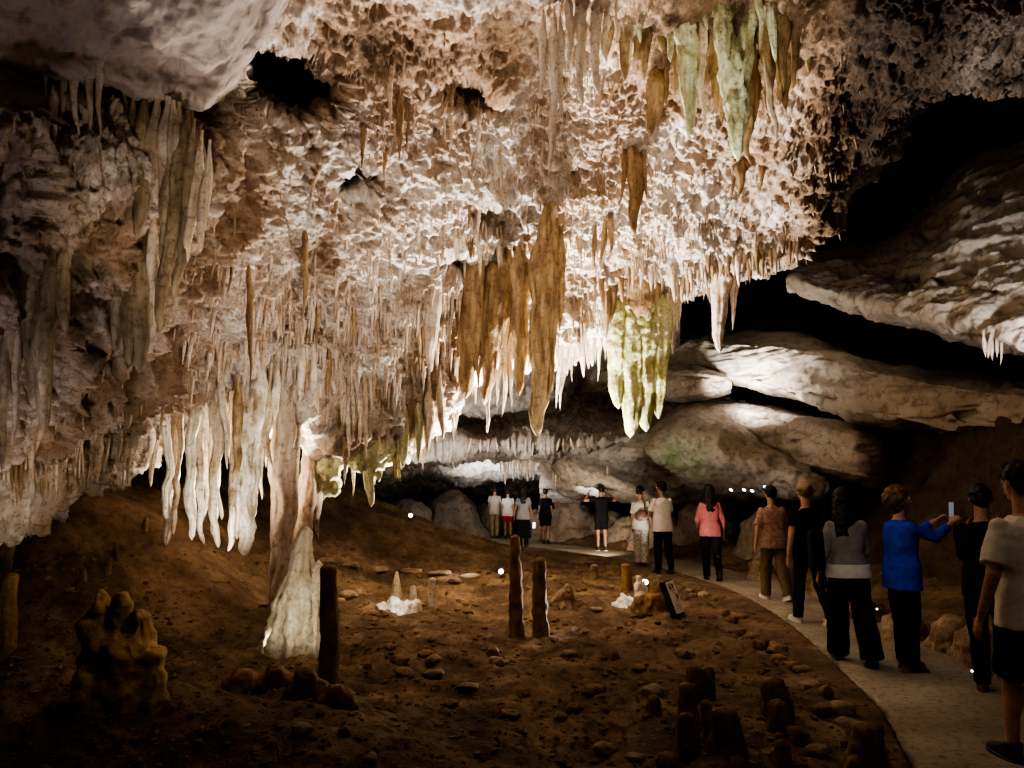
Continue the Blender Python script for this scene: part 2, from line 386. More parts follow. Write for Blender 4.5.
    if cap:
        bm = bmesh.new(); loft(bm, [tuple(hp(0,-.012,z))+(r*k, r*1.22*k) for z, r in [(.020,.090),(.05,.092),(.085,.086),(.115,.066),(.132,.035),(.137,.008)]], 24, 2.05)
        c = link('cap', from_bm('cap', bm), cap, root)
        bm = bmesh.new(); rings = []
        loft(bm, [tuple(hp(0,.10,.022))+(.070*k,.085*k), tuple(hp(0,.10,.032))+(.070*k,.085*k)], 20, 2.1); link('cap_brim', from_bm('cap_brim', bm), cap, c)
    root.update_tag()
    Mw = Matrix.Translation(Vector(loc)) @ Matrix.Rotation(yaw, 4, 'Z')
    return {k_: Mw @ v for k_, v in dict(WL=AJ['L'][2], WR=AJ['R'][2], HL=AJ['L'][2]+AJ['L'][3]*.10*k, HR=AJ['R'][2]+AJ['R'][3]*.10*k, hipL=tp(-.2,0,.0), hipR=tp(.2,0,0), shL=tp(-.12,0,.545), shR=tp(.12,0,.545), back=tp(0,-.13,.3), hipLr=tp(-.22,-.02,.12), hipRr=tp(.22,-.02,.12)).items()}, k
def tube(bm, pts, r, flat=1, side=None):
    pts = [Vector(p) for p in pts]
    for a, b in zip(pts[:-1], pts[1:]): tcap(bm, a, b, r, r, flat, side, seg=8)
def prop(name, label, cat, loc, rot=(0,0,0)):
    o = empty(name, loc); o.rotation_euler = rot; return tag(o, label, cat)
def boxpart(name, size, mat, parent, loc=(0,0,0), bev=.004, rot=None):
    bm = bmesh.new(); bmesh.ops.create_cube(bm, size=1, matrix=Matrix.Translation(loc) @ (rot or Matrix.Identity(4)) @ Matrix.Diagonal((*size, 1)))
    bmesh.ops.bevel(bm, geom=list(bm.edges), offset=min(bev, min(size)*.45), segments=2, affect='EDGES', profile=.5)
    return link(name, from_bm(name, bm, False), mat, parent)
BLACK = cloth('black_fabric', (.012,.012,.014)); DARKJ = cloth('dark_denim', (.03,.04,.065)); WHITE_T = cloth('white_jersey', (.74,.69,.63), .12); CREAM = cloth('cream_linen', (.50,.44,.36), .2)
GREY_K = cloth('grey_knit', (.29,.27,.265), .2); BLUE = cloth('cobalt_fleece', (.045,.085,.60), .3); PINK = cloth('coral_knit', (.46,.15,.135), .2); RED = cloth('red_fabric', (.40,.03,.05)); KHAKI = cloth('khaki_twill', (.20,.145,.085))
FLORAL = cloth('salmon_print', (.50,.34,.28), .0, 26, .9, (.28,.16,.13)); PATT = cloth('cream_print', (.48,.42,.35), 0, 22, .9, (.22,.19,.16)); TAN = cloth('tan_canvas', (.45,.33,.20)); PALE_J = cloth('pale_blue_fleece', (.42,.48,.52)); MAROON = cloth('maroon_cotton', (.10,.03,.03))
SH_W = plain('white_rubber', (.7,.68,.64), .6); SH_K = plain('black_rubber', (.015,.014,.014), .5); SH_B = plain('brown_leather', (.11,.05,.03), .5); LEATHER = plain('brown_bag_leather', (.10,.05,.03), .5)
PHONE = plain('phone_case', (.02,.02,.022), .3, .2); SCREEN_P = plain('lit_phone_screen', (.75,.62,.80), .2, 0, 2.2, (.85,.70,.95)); SCREEN_D = plain('dim_phone_screen', (.3,.34,.45), .2, 0, .12, (.5,.6,.8))
def gx_(px, d): return (px-512)/FOC*d
def R(a): return math.radians(a)
AWAY = lambda a=0: R(a)
# farthest visitors on the bend of the path
person('person in cream shirt and pale trousers, first of the far huddle from the tall column', (gx_(495,24.5),24.5,0), R(-10), 1.66, False, SKIN_D, .012, ((.1,.1),(-.08,.05)), hair='short', shirt=CREAM, trousers=cloth('ochre_cotton',(.36,.28,.15)), shoes=SH_K)
person('person in pale top and red shorts within the far huddle', (gx_(508,24.0),24.0,0), R(5), 1.58, True, SKIN_D, .012, ((.05,.05),(.0,.0)), hair='bun', shirt=CREAM, trousers=RED, leg_len=.75, shoes=SH_K)
p3, k3 = person('long-haired person in grey top and long black skirt in the far huddle', (gx_(523,20.6),20.6,0), R(0), 1.66, True, SKIN_D, .012, ((.02,.0),(.0,.0)), arms={'L': ((-.25,.02,-1),(-.12,.1,-1)), 'R': ((.22,.0,-1),(.16,.02,-1))}, hair='long', shirt=GREY_K, trousers=BLACK, skirt=BLACK, shoes=SH_K)
person('person in black top with bare calves standing behind the lit phone', (gx_(545,22.0),22.0,0), R(-15), 1.60, True, SKIN_D, .012, ((.12,.1),(-.1,.05)), hair='short', shirt=BLACK, trousers=BLACK, leg_len=.8, shoes=SH_K)
person('small person in coral top half hidden behind the black-clad one', (gx_(559,24.2),24.2,0), R(-30), 1.48, True, SKIN_D, .012, ((.0,.0),(.0,.0)), hair='short', hairmat=HAIR_B, shirt=PINK, trousers=TAN, shoes=SH_K)
f = prop('smartphone', 'lit smartphone carried low beside the long black skirt', 'phone', p3['HR']+Vector((.035,-.05,-.10)), (R(8),0,R(10)))
boxpart('phone_body', (.085,.012,.17), PHONE, f); boxpart('screen', (.074,.004,.155), SCREEN_P, f, (0,-.0065,0), .001)
person('person in black shirt and shorts raising both hands to photograph the ceiling', (gx_(600,19.6),19.6,0), R(10), 1.68, False, SKIN_D, .012, ((.05,.05),(-.05,.03)), arms={'L': ((-.9,.35,-.1),(.55,.5,.75)), 'R': ((.9,.35,-.1),(-.55,.5,.75))}, hair='short', shirt=BLACK, trousers=BLACK, leg_len=.8, shoes=SH_K, sole=SH_W)
p7, k7 = person('person in cream top and patterned loose trousers with a sling bag', (gx_(639,16.0),16.0,0), R(-25), 1.66, True, SKIN_D, .010, ((.18,.1),(-.14,.1)), hair='bun', shirt=CREAM, sleeve=.8, trousers=PATT, flare=.035, shoes=SH_K, head=(R(-15),0))
b = prop('sling_bag', 'brown sling bag on the back of the cream-clad visitor', 'bag', p7['back']+Vector((.03,-.05,-.08)), (0,R(-20),R(-25)))
bm = bmesh.new(); ell(bm, (0,0,0), (.15,.06,.11)); link('bag_body', from_bm('bag_body', bm), LEATHER, b)
bm = bmesh.new(); tube(bm, [(.10,.0,.06),(.14,.03,.18),(.13,.10,.33),(.08,.18,.36)], .014); link('strap', from_bm('strap', bm), LEATHER, b)
person('person in white t-shirt and black trousers next to the sling-bag visitor', (gx_(660,14.6),14.6,0), R(20), 1.74, False, SKIN_D, .010, ((.10,.12),(-.12,.08)), arms={'L': ((-.2,.25,-1),(.1,1,-.2)), 'R': ((.2,.2,-1),(-.1,.9,-.3))}, hair='short', shirt=WHITE_T, sleeve=.7, trousers=BLACK, shoes=SH_K, head=(R(20),0))
p9, k9 = person('long-haired person in coral top and black trousers carrying a black bag', (gx_(707,13.6),13.6,0), R(-5), 1.68, True, SKIN_D, .010, ((.05,.05),(-.18,.25)), arms={'L': ((-.25,.25,-1),(.1,.8,-.5)), 'R': ((.3,.05,-1),(.1,.3,-1))}, hair='long', shirt=PINK, sleeve=1.6, trousers=BLACK, shoes=SH_K, sole=SH_B)
b = prop('shoulder_bag', 'black shoulder bag hanging at the hip of the coral-topped visitor', 'bag', p9['hipRr']+Vector((.12,-.02,-.06)), (0,0,R(80)))
boxpart('bag_body', (.30,.10,.26), BLACK, b, (0,0,0), .03); bm = bmesh.new(); tube(bm, [(-.12,0,.12),(-.09,.06,.38),(-.03,.10,.47),(.04,.08,.46),(.10,.03,.32),(.12,0,.12)], .012); link('strap', from_bm('strap', bm), BLACK, b)
person('person in salmon patterned shirt and khaki trousers walking in white shoes', (gx_(768,11.2),11.2,0), R(6), 1.66, False, SKIN, .009, ((.22,.12),(-.20,.15)), arms={'L': ((-.3,-.1,-1),(-.1,.2,-1)), 'R': ((.3,.15,-1),(.1,.3,-1))}, hair='short', shirt=FLORAL, hem=.50, shirt_fit=1.5, sleeve=.85, trousers=KHAKI, flare=.015, shoes=SH_W, sole=SH_W)
person('person in black t-shirt, jeans and tan cap on the path', (gx_(802,9.3),9.3,0), R(12), 1.70, False, SKIN, .009, ((.25,.15),(-.22,.2)), arms={'L': ((-.3,-.15,-1),(-.15,.1,-1)), 'R': ((.25,.2,-1),(.0,.5,-1))}, hair='short', hairmat=HAIR_B, cap=TAN, shirt=BLACK, sleeve=.6, trousers=DARKJ, shoes=SH_W, sole=SH_W)
p12, k12 = person('dark-haired person in grey top with white hem and wide black trousers', (gx_(840,7.3),7.3,0), R(-5), 1.64, True, SKIN, .008, ((.24,.10),(-.22,.22)), arms={'L': ((-.3,-.1,-1),(-.1,.5,-.9)), 'R': ((.22,.35,-1),(-.2,1,-.3))}, hair='long', shirt=GREY_K, hem=.60, sleeve=1.7, trousers=BLACK, flare=.05, shoes=SH_K, head=(R(-20),0))
# the white undershirt hem under the grey top
h12 = [o for o in C.objects if o.get('label', '').startswith('dark-haired person in grey')][0]
z12 = [c for c in h12.children if c.name.startswith('trousers')][0]
bm = bmesh.new(); zt = max(v.co.z for v in z12.data.vertices)-.11; loft(bm, [(0,-.006,zt-.075,.208,.152),(0,-.006,zt-.03,.207,.151),(0,-.004,zt+.05,.196,.142)]); tag(link('shirt_hem', remesh(bm,.008,1), WHITE_T, h12), 'white hem showing under the grey top')
b = prop('shoulder_bag', 'black shoulder bag at the side of the grey-topped visitor', 'bag', p12['hipLr']+Vector((-.10,-.02,.10)), (0,R(6),R(80)))
boxpart('bag_body', (.26,.12,.38), BLACK, b, (0,0,0), .04); bm = bmesh.new(); tube(bm, [(-.10,0,.17),(-.07,-.08,.30),(-.02,-.11,.37),(.05,-.08,.34),(.10,0,.17)], .016); link('strap', from_bm('strap', bm), BLACK, b)
p13, k13 = person('curly-haired person in cobalt blue top holding a phone up at arm length', (gx_(893,7.0),7.0,0), R(-82), 1.63, True, SKIN, .006, ((.06,.04),(-.04,.04)), arms={'L': ((-.05,1,-.30),(.22,1,.62),(.3,-.2,-1),.9), 'R': ((.05,1,-.36),(-.20,1,.66),(-.3,-.2,-1),.9)}, hair='curly', hairmat=HAIR_B, shirt=BLUE, hem=.47, shirt_fit=1.35, sleeve=1.75, sleeve_r=.036, trousers=BLACK, flare=.02, shoes=SH_B, head=(0,R(4)))
mid = (p13['HL']+p13['HR'])/2
f = prop('smartphone', 'smartphone held up by the visitor in the cobalt blue top', 'phone', mid+Vector((.02,0,.045)), (R(-4),0,R(-82)))
boxpart('phone_body', (.075,.010,.15), PHONE, f, (0,0,.015), .003); boxpart('screen', (.066,.003,.138), SCREEN_D, f, (0,-.0056,.015), .001); boxpart('camera_bump', (.026,.004,.026), PHONE, f, (-.018,.0065,.065), .001)
person('person all in black lifting both forearms in the shadow beside the nearest visitor', (gx_(975,6.2),6.2,0), R(-30), 1.66, False, SKIN_D, .007, ((.15,.1),(-.12,.1)), arms={'L': ((.05,.6,-.8),(.15,.6,.75)), 'R': ((.2,.7,-.6),(-.25,.45,.8))}, hair='short', shirt=BLACK, sleeve=1.7, trousers=BLACK, shoes=SH_B, sole=SH_B)
person('person in white t-shirt and black shorts at the frame edge, nearest of all visitors', (gx_(1017,4.62),4.62,0), R(6), 1.80, False, SKIN, .006, ((.26,.18),(-.30,.20)), arms={'L': ((-.34,-.12,-1),(-.16,.30,-1)), 'R': ((.2,.15,-1),(.05,.5,-1))}, hair='short', shirt=WHITE_T, hem=.50, shirt_fit=1.6, sleeve=.80, sleeve_r=.036, trousers=BLACK, leg_len=1.0 if False else .95, flare=.02, shoes=SH_K, sole=SH_K)
# ------------------------------------------------------------------ the cave shell
def bump2(x, y, cx, cy, rx, ry): return np.exp(-((x-cx)/rx)**2-((y-cy)/ry)**2)
def d_ceil(P, x, y):
    a = .30*fbm(P*.55, 3)+.13*fbm(P*1.9+3, 4)+.035*ridged(P*5.5, 3)+.045*fbm(P*12, 3)+.022*ridged(P*21, 2)
    S = P*np.array([2.6, 2.6, .5])
    leftw = 1-smooth(x, 190, 330)
    a = a+(.10+.16*leftw)*ridged(S+7, 2)*smooth(y, 80, 160)
    S2 = P*np.array([9, 9, 1.5]); a = a+.045*ridged(S2+2, 2)*smooth(y, 40, 120)
    a = a-.14*smooth(fbm(P*2.3+70, 3), .25, .6)-.06*smooth(fbm(P*7.5+90, 2), .2, .5)+.018*fbm(P*32, 2)
    return a
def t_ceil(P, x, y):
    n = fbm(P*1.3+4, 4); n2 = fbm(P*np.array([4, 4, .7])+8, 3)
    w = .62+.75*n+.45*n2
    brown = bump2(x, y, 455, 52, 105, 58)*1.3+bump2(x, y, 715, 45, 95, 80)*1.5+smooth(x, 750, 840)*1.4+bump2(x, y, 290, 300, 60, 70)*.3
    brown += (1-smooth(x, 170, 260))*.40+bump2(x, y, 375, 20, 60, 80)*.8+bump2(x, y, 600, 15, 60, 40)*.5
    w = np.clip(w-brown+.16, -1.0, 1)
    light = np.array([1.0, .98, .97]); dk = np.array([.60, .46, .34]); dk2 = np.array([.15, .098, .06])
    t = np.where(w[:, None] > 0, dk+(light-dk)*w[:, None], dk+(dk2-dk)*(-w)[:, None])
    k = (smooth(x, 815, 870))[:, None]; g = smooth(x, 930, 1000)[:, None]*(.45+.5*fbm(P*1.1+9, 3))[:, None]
    t = t*(1-k)+k*(np.array([.10, .07, .05])*(1-g)+np.array([.55, .50, .48])*g)  # right end darkened in the tint to stand for weaker light there
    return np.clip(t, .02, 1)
ceil_cols = [
 (-160, [(-300,2.6),(-60,3.9),(100,4.4),(200,4.4),(300,4.6),(400,5.0),(440,5.4),(482,5.8),(476,7.2),(455,9)]),
 (0,   [(-300,3.0),(-60,4.6),(100,5.2),(200,5.2),(300,5.4),(400,5.9),(440,6.3),(478,6.8),(472,8.5),(455,10)]),
 (70,  [(-300,3.3),(-60,5.0),(100,5.8),(200,5.6),(290,5.9),(370,6.6),(425,7.2),(460,7.6),(454,9.2),(450,11)]),
 (130, [(-300,3.5),(-60,5.2),(90,6.2),(190,6.0),(280,6.3),(340,7.0),(390,7.7),(428,8.2),(422,9.8),(415,11.5)]),
 (160, [(-300,3.6),(-60,5.3),(90,6.4),(180,6.4),(260,6.8),(320,7.4),(362,8.0),(388,8.5),(394,10),(392,12)]),
 (210, [(-300,3.7),(-60,5.5),(90,6.6),(165,6.8),(240,7.2),(295,7.8),(335,8.3),(368,8.8),(392,9.9),(396,12)]),
 (285, [(-300,3.8),(-60,5.8),(80,7.4),(150,7.8),(220,8.3),(280,8.8),(325,9.1),(360,9.3),(400,10.1),(405,12)]),
 (330, [(-300,3.9),(-60,6.0),(80,7.6),(150,8.1),(225,8.7),(300,9.3),(360,9.7),(420,10.0),(425,11),(415,12.6)]),
 (385, [(-300,4.0),(-60,6.2),(80,7.8),(150,8.5),(230,9.2),(310,9.8),(385,10.2),(446,10.5),(440,11.4),(425,13)]),
 (430, [(-300,4.0),(-60,6.3),(80,8.0),(150,8.8),(220,9.6),(290,10.2),(355,10.6),(420,10.9),(410,12),(392,14)]),
 (480, [(-300,4.0),(-60,6.4),(70,8.2),(130,9.0),(190,9.8),(250,10.4),(300,11.0),(350,11.6),(342,13),(330,15)]),
 (570, [(-300,4.0),(-60,6.4),(70,8.2),(130,9.0),(190,9.8),(250,10.6),(300,11.2),(350,11.9),(338,13.2),(322,15)]),
 (640, [(-300,4.0),(-60,6.4),(70,8.2),(130,9.0),(180,9.8),(230,10.6),(280,11.3),(322,12),(312,13.2),(300,15)]),
 (700, [(-300,3.9),(-60,6.1),(70,7.9),(120,8.8),(165,9.6),(205,10.4),(240,11),(280,11.7),(272,13),(260,15)]),
 (760, [(-300,3.8),(-60,5.9),(60,7.6),(110,8.5),(150,9.3),(185,10),(220,10.7),(258,11.3),(250,12.7),(236,15)]),
 (800, [(-300,3.7),(-60,5.7),(50,7.3),(95,8.1),(135,8.9),(170,9.6),(205,10.3),(240,10.9),(230,12.5),(215,15)]),
 (850, [(-300,3.6),(-60,5.6),(25,6.7),(55,7.3),(90,8.1),(120,8.8),(150,9.6),(180,10.4),(168,12.2),(150,15)]),
 (900, [(-300,3.5),(-60,5.5),(15,6.2),(35,6.6),(55,7.1),(72,7.6),(88,8.1),(105,8.6),(95,11),(85,14)]),
 (960, [(-300,3.5),(-60,5.3),(15,5.9),(32,6.3),(48,6.7),(60,7.1),(72,7.5),(84,7.9),(76,10.5),(66,14)]),
 (1060,[(-300,3.5),(-60,5.0),(15,5.6),(35,5.9),(50,6.2),(62,6.5),(72,6.8),(82,7.1),(74,9.5),(66,13)]),
 (1240,[(-300,3.3),(-60,4.6),(15,5.2),(35,5.5),(50,5.8),(62,6.1),(72,6.4),(82,6.7),(74,9),(66,12)]),
]
# columns are unevenly spaced; resample so that the grid density is even
def even(cols, step=40):
    xs = [c[0] for c in cols]; A = np.array([c[1] for c in cols], float)
    q = np.arange(xs[0], xs[-1]+1, step)
    out = []
    for x in q:
        out.append((x, [tuple(np.interp(x, xs, A[:, r, k]) for k in (0, 1)) for r in range(A.shape[1])]))
    return out
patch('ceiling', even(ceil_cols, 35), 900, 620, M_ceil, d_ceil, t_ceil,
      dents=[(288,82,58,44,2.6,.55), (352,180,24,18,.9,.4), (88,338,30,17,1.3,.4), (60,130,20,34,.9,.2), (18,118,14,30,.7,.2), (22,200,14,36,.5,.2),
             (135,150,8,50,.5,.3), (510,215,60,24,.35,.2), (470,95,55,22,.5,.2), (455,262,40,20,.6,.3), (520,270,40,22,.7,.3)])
patch('ceiling_slab', even([
 (-160,[(-320,2.2),(-120,3.4),(0,4.0),(35,4.2),(55,4.4),(50,5.6)]),
 (0,   [(-320,2.6),(-120,3.9),(-10,4.5),(35,4.8),(62,5.0),(57,6.2)]),
 (65,  [(-320,2.8),(-120,4.1),(-5,4.7),(45,5.1),(74,5.3),(70,6.6)]),
 (150, [(-320,3.0),(-120,4.3),(0,5.0),(60,5.5),(96,5.8),(92,7.1)]),
 (205, [(-320,3.1),(-120,4.4),(10,5.2),(72,5.8),(110,6.1),(105,7.3)]),
 (235, [(-320,3.1),(-130,4.4),(-10,5.2),(40,5.7),(74,6.1),(70,7.3)]),
 (262, [(-320,3.2),(-140,4.4),(-50,5.1),(5,5.6),(40,6.0),(38,7.3)]),
 (290, [(-330,3.2),(-180,4.3),(-110,5.0),(-50,5.5),(-2,5.9),(-6,7.3)]),
 (330, [(-360,3.2),(-250,4.3),(-180,4.9),(-130,5.4),(-90,5.8),(-94,7.3)])], 22), 260, 150, M_slab,
 lambda P, x, y: .10*fbm(P*.9+31, 3)+.05*fbm(P*2.6, 4)+.02*ridged(P*4, 3))

# pale rock jutting from the upper right wall
def d_ledge(P, x, y): return .16*fbm(P*np.array([.5,.5,.9])+2, 4)+.09*ridged(P*np.array([.5,.5,3.0])+4, 3)+.06*fbm(P*np.array([2.5,2.5,4]), 4)+.02*ridged(P*7, 2)-.22*smooth(fbm(P*np.array([.8,.8,2.6])+80, 3), .25, .5)
UR = [(790,[(258,16.2),(264,15.0),(270,14.4),(275,14.0),(279,13.8),(282,14.1),(283,15.2),(281,18)]),
 (850,[(256,15.6),(266,14.2),(278,13.4),(290,12.8),(298,12.6),(302,12.9),(304,14),(302,17)]),
 (900,[(244,14.8),(258,13.4),(278,12.4),(298,11.9),(310,11.7),(315,12.0),(318,13),(316,16)]),
 (935,[(205,14.4),(228,13.0),(258,12.0),(292,11.3),(314,11.0),(320,11.3),(324,12.3),(322,15)]),
 (960,[(165,14.0),(190,12.6),(238,11.6),(285,10.8),(317,10.5),(324,10.8),(328,11.8),(326,15)]),
 (1024,[(152,12.6),(180,11.4),(240,10.3),(300,9.6),(338,9.3),(345,9.6),(350,10.6),(347,14)]),
 (1240,[(130,10.0),(170,9.0),(260,8.2),(340,7.7),(380,7.5),(388,7.8),(393,8.8),(390,12)])]
patch('wall_right', even(UR, 30), 320, 240, M_ledge, d_ledge, dents=[(998,203,22,12,.7,.3), (985,292,24,7,.35,.3), (905,285,36,14,.9,.4)])
# long bedded slabs
LG = [
 ('wall_right', [(560,[(328,27),(338,25),(346,24),(356,24),(362,26),(362,29)]),
  (700,[(333,20.5),(342,18.8),(358,18.0),(372,18.1),(376,20),(376,24)]),
  (770,[(332,18.4),(344,16.8),(366,16.0),(386,16.0),(391,17.8),(391,22)]),
  (830,[(345,16.8),(357,15.3),(382,14.5),(404,14.5),(409,16.3),(409,20)]),
  (870,[(362,15.8),(372,14.4),(396,13.6),(416,13.6),(421,15.2),(421,19)]),
  (940,[(372,14.4),(382,13.0),(402,12.2),(424,12.1),(430,13.8),(430,17)]),
  (1024,[(386,12.8),(396,11.4),(412,10.7),(430,10.6),(437,12.2),(437,16)]),
  (1240,[(410,9.8),(420,8.6),(440,8.0),(458,7.9),(466,9.4),(466,13)])], .045),
 ('wall_right', [(690,[(398,20),(404,19),(412,18.6),(420,18.6),(424,20.5),(424,24)]),
  (740,[(402,18.4),(412,17.3),(426,16.8),(438,16.7),(442,18.5),(442,22)]),
  (800,[(412,16.8),(422,15.7),(444,15.1),(464,15.0),(470,16.6),(470,20)]),
  (860,[(428,15.4),(438,14.4),(458,13.8),(476,13.7),(482,15.2),(482,19)]),
  (900,[(448,16),(456,15.2),(470,14.9),(484,14.7),(488,16),(488,20)]),
  (940,[(466,17),(472,16.6),(480,16.4),(488,16.3),(492,17),(492,21)])], .04),
 ('wall_right', [(580,[(360,22.5),(368,21.4),(380,20.9),(392,20.8),(396,22.4),(396,25)]),
  (690,[(364,18.8),(372,17.4),(382,16.9),(396,16.8),(400,18.6),(400,22)]),
  (722,[(370,18.6),(376,17.2),(383,16.8),(390,16.8),(394,18.4),(394,22)]),
  (740,[(380,18.8),(382,18),(384,17.6),(386,17.6),(388,19),(388,22)])], .03),
]
for nm, cols, amp in LG:
    def prof8(r):
        y0, y1, y2, y3, y4, y5 = [q[0] for q in r]; Y = r[2][1]
        return [(y0, Y+3.5), (y0+3, Y+1.2), (y1, Y+.18), (y1+4, Y+.02), ((y1+y3)/2, Y-.05), (y3-4, Y+.04), (y3, Y+.16), (y4, Y+1.3), (y4-1, Y+4)]
    patch(nm, even([(c, prof8(r)) for c, r in cols], 25), 300, 150, M_ledge, lambda P, x, y, a=amp: a*3.2*fbm(P*np.array([.6,.6,.5])+12, 3)+a*.9*ridged(P*np.array([.7,.7,5])+4, 3)+a*.8*fbm(P*5, 4)-a*2.5*smooth(fbm(P*np.array([.9,.9,3.5])+33, 3), .25, .5))
# sloping rock beneath the shelf, ends in a low point on the right
patch('wall_back', even([
 (540,[(436,22),(446,21),(456,20.6),(468,21),(486,22),(500,24)]),
 (590,[(434,20.4),(442,18.8),(454,18.2),(468,18.9),(486,20.4),(500,23)]),
 (650,[(428,18.6),(440,16.8),(454,16.4),(470,17.2),(488,19.0),(502,21.5)]),
 (690,[(402,18.2),(420,16.5),(444,15.9),(468,16.4),(490,18.0),(500,21)]),
 (720,[(412,17.6),(428,16.1),(450,15.5),(470,15.8),(490,17.2),(498,20)]),
 (760,[(436,17),(446,15.6),(460,15.0),(474,15.1),(489,16.2),(494,19)]),
 (800,[(458,16.4),(466,15.2),(474,14.6),(482,14.5),(490,15.2),(493,18)]),
 (826,[(482,16),(484,15.2),(486,14.8),(488,14.6),(491,15),(492,17)])], 22), 220, 120, M_back,
 lambda P, x, y: .16*fbm(P*.9+41, 4)+.05*ridged(P*2.4, 3)+.02*fbm(P*9, 3),
 lambda P, x, y: np.clip(1-np.stack([.38, .18, .45]*len(P)).reshape(-1, 3)*(bump2(x, y, 680, 462, 34, 20)*(fbm(P*3, 3)+.9))[:, None], 0, 1))
# rough shelf that closes the passage above the visitors, then the far chamber
patch('wall_back', even([
 (330,[(330,14.5),(395,16.5),(425,19),(446,17.8),(456,19.5),(470,22),(485,25),(500,28)]),
 (420,[(320,15),(395,17),(425,19.5),(446,18.0),(455,20),(462,22),(470,25),(486,29)]),
 (470,[(310,15.4),(395,17.6),(424,19.8),(444,18.2),(451,20),(460,22),(474,25),(488,29)]),
 (540,[(300,16),(392,19),(424,20),(443,18.2),(449,20),(458,22.5),(470,26),(492,30)]),
 (580,[(300,17),(385,21),(426,20),(443,18.0),(449,20),(457,22.5),(468,26),(492,30)]),
 (620,[(300,17),(385,21),(426,19.4),(442,17.6),(449,19.6),(457,22),(468,25),(492,30)]),
 (680,[(290,17),(380,20),(422,19),(438,17.4),(448,19),(457,22),(468,25),(492,29)])], 25), 360, 300, M_back,
 lambda P, x, y: (.25*fbm(P*.7+51, 3)+.16*ridged(P*2.2, 3)+.05*fbm(P*7, 3))*(.5+.5*smooth(y, 360, 420)),
 lambda P, x, y: np.ones((len(P), 3)))
# dark end walls that close the chamber behind everything
def wall_plane(name, pts, nu, nv, amp, seed, mat):
    A = catmull(catmull(np.array(pts, float), nu, 0), nv, 1); P = A.reshape(-1, 3)
    n = np.cross(np.gradient(A, axis=0), np.gradient(A, axis=1)).reshape(-1, 3); n /= np.linalg.norm(n, axis=1)[:, None]+1e-9
    P = P+n*(amp*fbm(P*.6+seed, 4)+amp*.25*ridged(P*2.2+seed, 3))[:, None]
    idx = np.arange(nu*nv).reshape(nu, nv)
    F = np.stack([idx[:-1, :-1], idx[1:, :-1], idx[1:, 1:], idx[:-1, 1:]], -1).reshape(-1, 4)
    me = mesh_np(name, P, F); o = link(name, me, mat); tag(o, kind='structure'); return o
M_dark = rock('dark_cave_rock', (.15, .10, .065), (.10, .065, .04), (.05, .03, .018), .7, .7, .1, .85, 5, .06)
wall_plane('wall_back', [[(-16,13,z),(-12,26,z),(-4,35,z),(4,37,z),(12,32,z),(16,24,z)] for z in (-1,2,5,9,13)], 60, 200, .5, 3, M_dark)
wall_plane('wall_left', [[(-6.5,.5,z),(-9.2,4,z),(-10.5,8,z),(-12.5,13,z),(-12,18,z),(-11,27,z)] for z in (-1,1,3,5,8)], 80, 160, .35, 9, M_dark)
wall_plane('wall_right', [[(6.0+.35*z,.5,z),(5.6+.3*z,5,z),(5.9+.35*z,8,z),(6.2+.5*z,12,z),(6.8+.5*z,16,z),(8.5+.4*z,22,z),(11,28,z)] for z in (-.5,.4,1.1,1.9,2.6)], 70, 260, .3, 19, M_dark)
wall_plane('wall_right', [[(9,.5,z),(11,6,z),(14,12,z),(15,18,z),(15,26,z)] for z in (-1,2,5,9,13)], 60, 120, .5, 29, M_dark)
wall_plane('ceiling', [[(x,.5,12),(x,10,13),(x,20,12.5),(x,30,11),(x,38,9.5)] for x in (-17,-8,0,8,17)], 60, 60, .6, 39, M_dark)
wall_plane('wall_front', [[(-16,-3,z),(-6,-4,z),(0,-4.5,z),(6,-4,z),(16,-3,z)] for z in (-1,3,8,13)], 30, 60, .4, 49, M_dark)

# ------------------------------------------------------------------ floor
PATH = [(1.3,0.2),(1.75,1.6),(2.3,3.0),(2.88,4.4),(3.32,5.7),(3.62,7.2),(3.92,9.0),(4.12,11.4),(3.98,13.8),(3.42,16.5),(2.5,18.8),(1.3,20.8),(.1,23),(-.7,26),(-1.0,30)]
PC = catmull(np.array(PATH), 220, 0)
def path_dist(x, y):
    d = np.full(x.shape, 99.0); sd = np.zeros(x.shape)
    for i in range(0, len(PC)-1, 1):
        q = (x-PC[i,0])**2+(y-PC[i,1])**2; m = q < d
        t = PC[i+1]-PC[i]; s = np.sign(t[0]*(y-PC[i,1])-t[1]*(x-PC[i,0]))
        sd = np.where(m, s, sd); d = np.where(m, q, d)
    return np.sqrt(d), sd
def floor_h(x, y, fine=True):
    P = np.stack([x, y, 0*x], -1)
    pd, sd = path_dist(x, y)
    off = smooth(pd, .62, 1.3)
    h = .0*x
    bank = smooth(-x-(2.0+.0*y), .3, 4.2)*smooth(y, 6.0, 9.5)
    h = h+1.75*bank
    h = h+1.25*np.exp(-((x+3.4)/2.6)**2-((y-17.0)/2.4)**2)
    h = h+.50*np.exp(-((x+2.7)/1.9)**2-((y-4.6)/.9)**2)
    h = h+.25*np.exp(-((x+.6)/1.4)**2-((y-3.6)/1.1)**2)
    h = h+.16*np.exp(-((x-1.5)/.9)**2-((y-5.2)/1.3)**2)
    right = (sd < 0)
    h = h+np.where(right, .28*smooth(pd, .8, 2.2), 0)
    h = h+off*(.10*fbm(P*.8+3, 3)+.05*fbm(P*2.7+1, 3)-.03)
    if fine: h = h+off*(.035*ridged(P*np.array([4.5,4.5,1])+5, 3)+.014*fbm(P*16, 2))
    return np.where(pd < .62, -.05, h)*1.0
gx = np.concatenate([np.linspace(-14,-5,110), np.linspace(-5,5,420)[1:], np.linspace(5,12,60)[1:]])
gy = np.concatenate([np.linspace(-3,2.6,30), 2.6+(36-2.6)*np.linspace(0,1,470)[1:]**1.9])
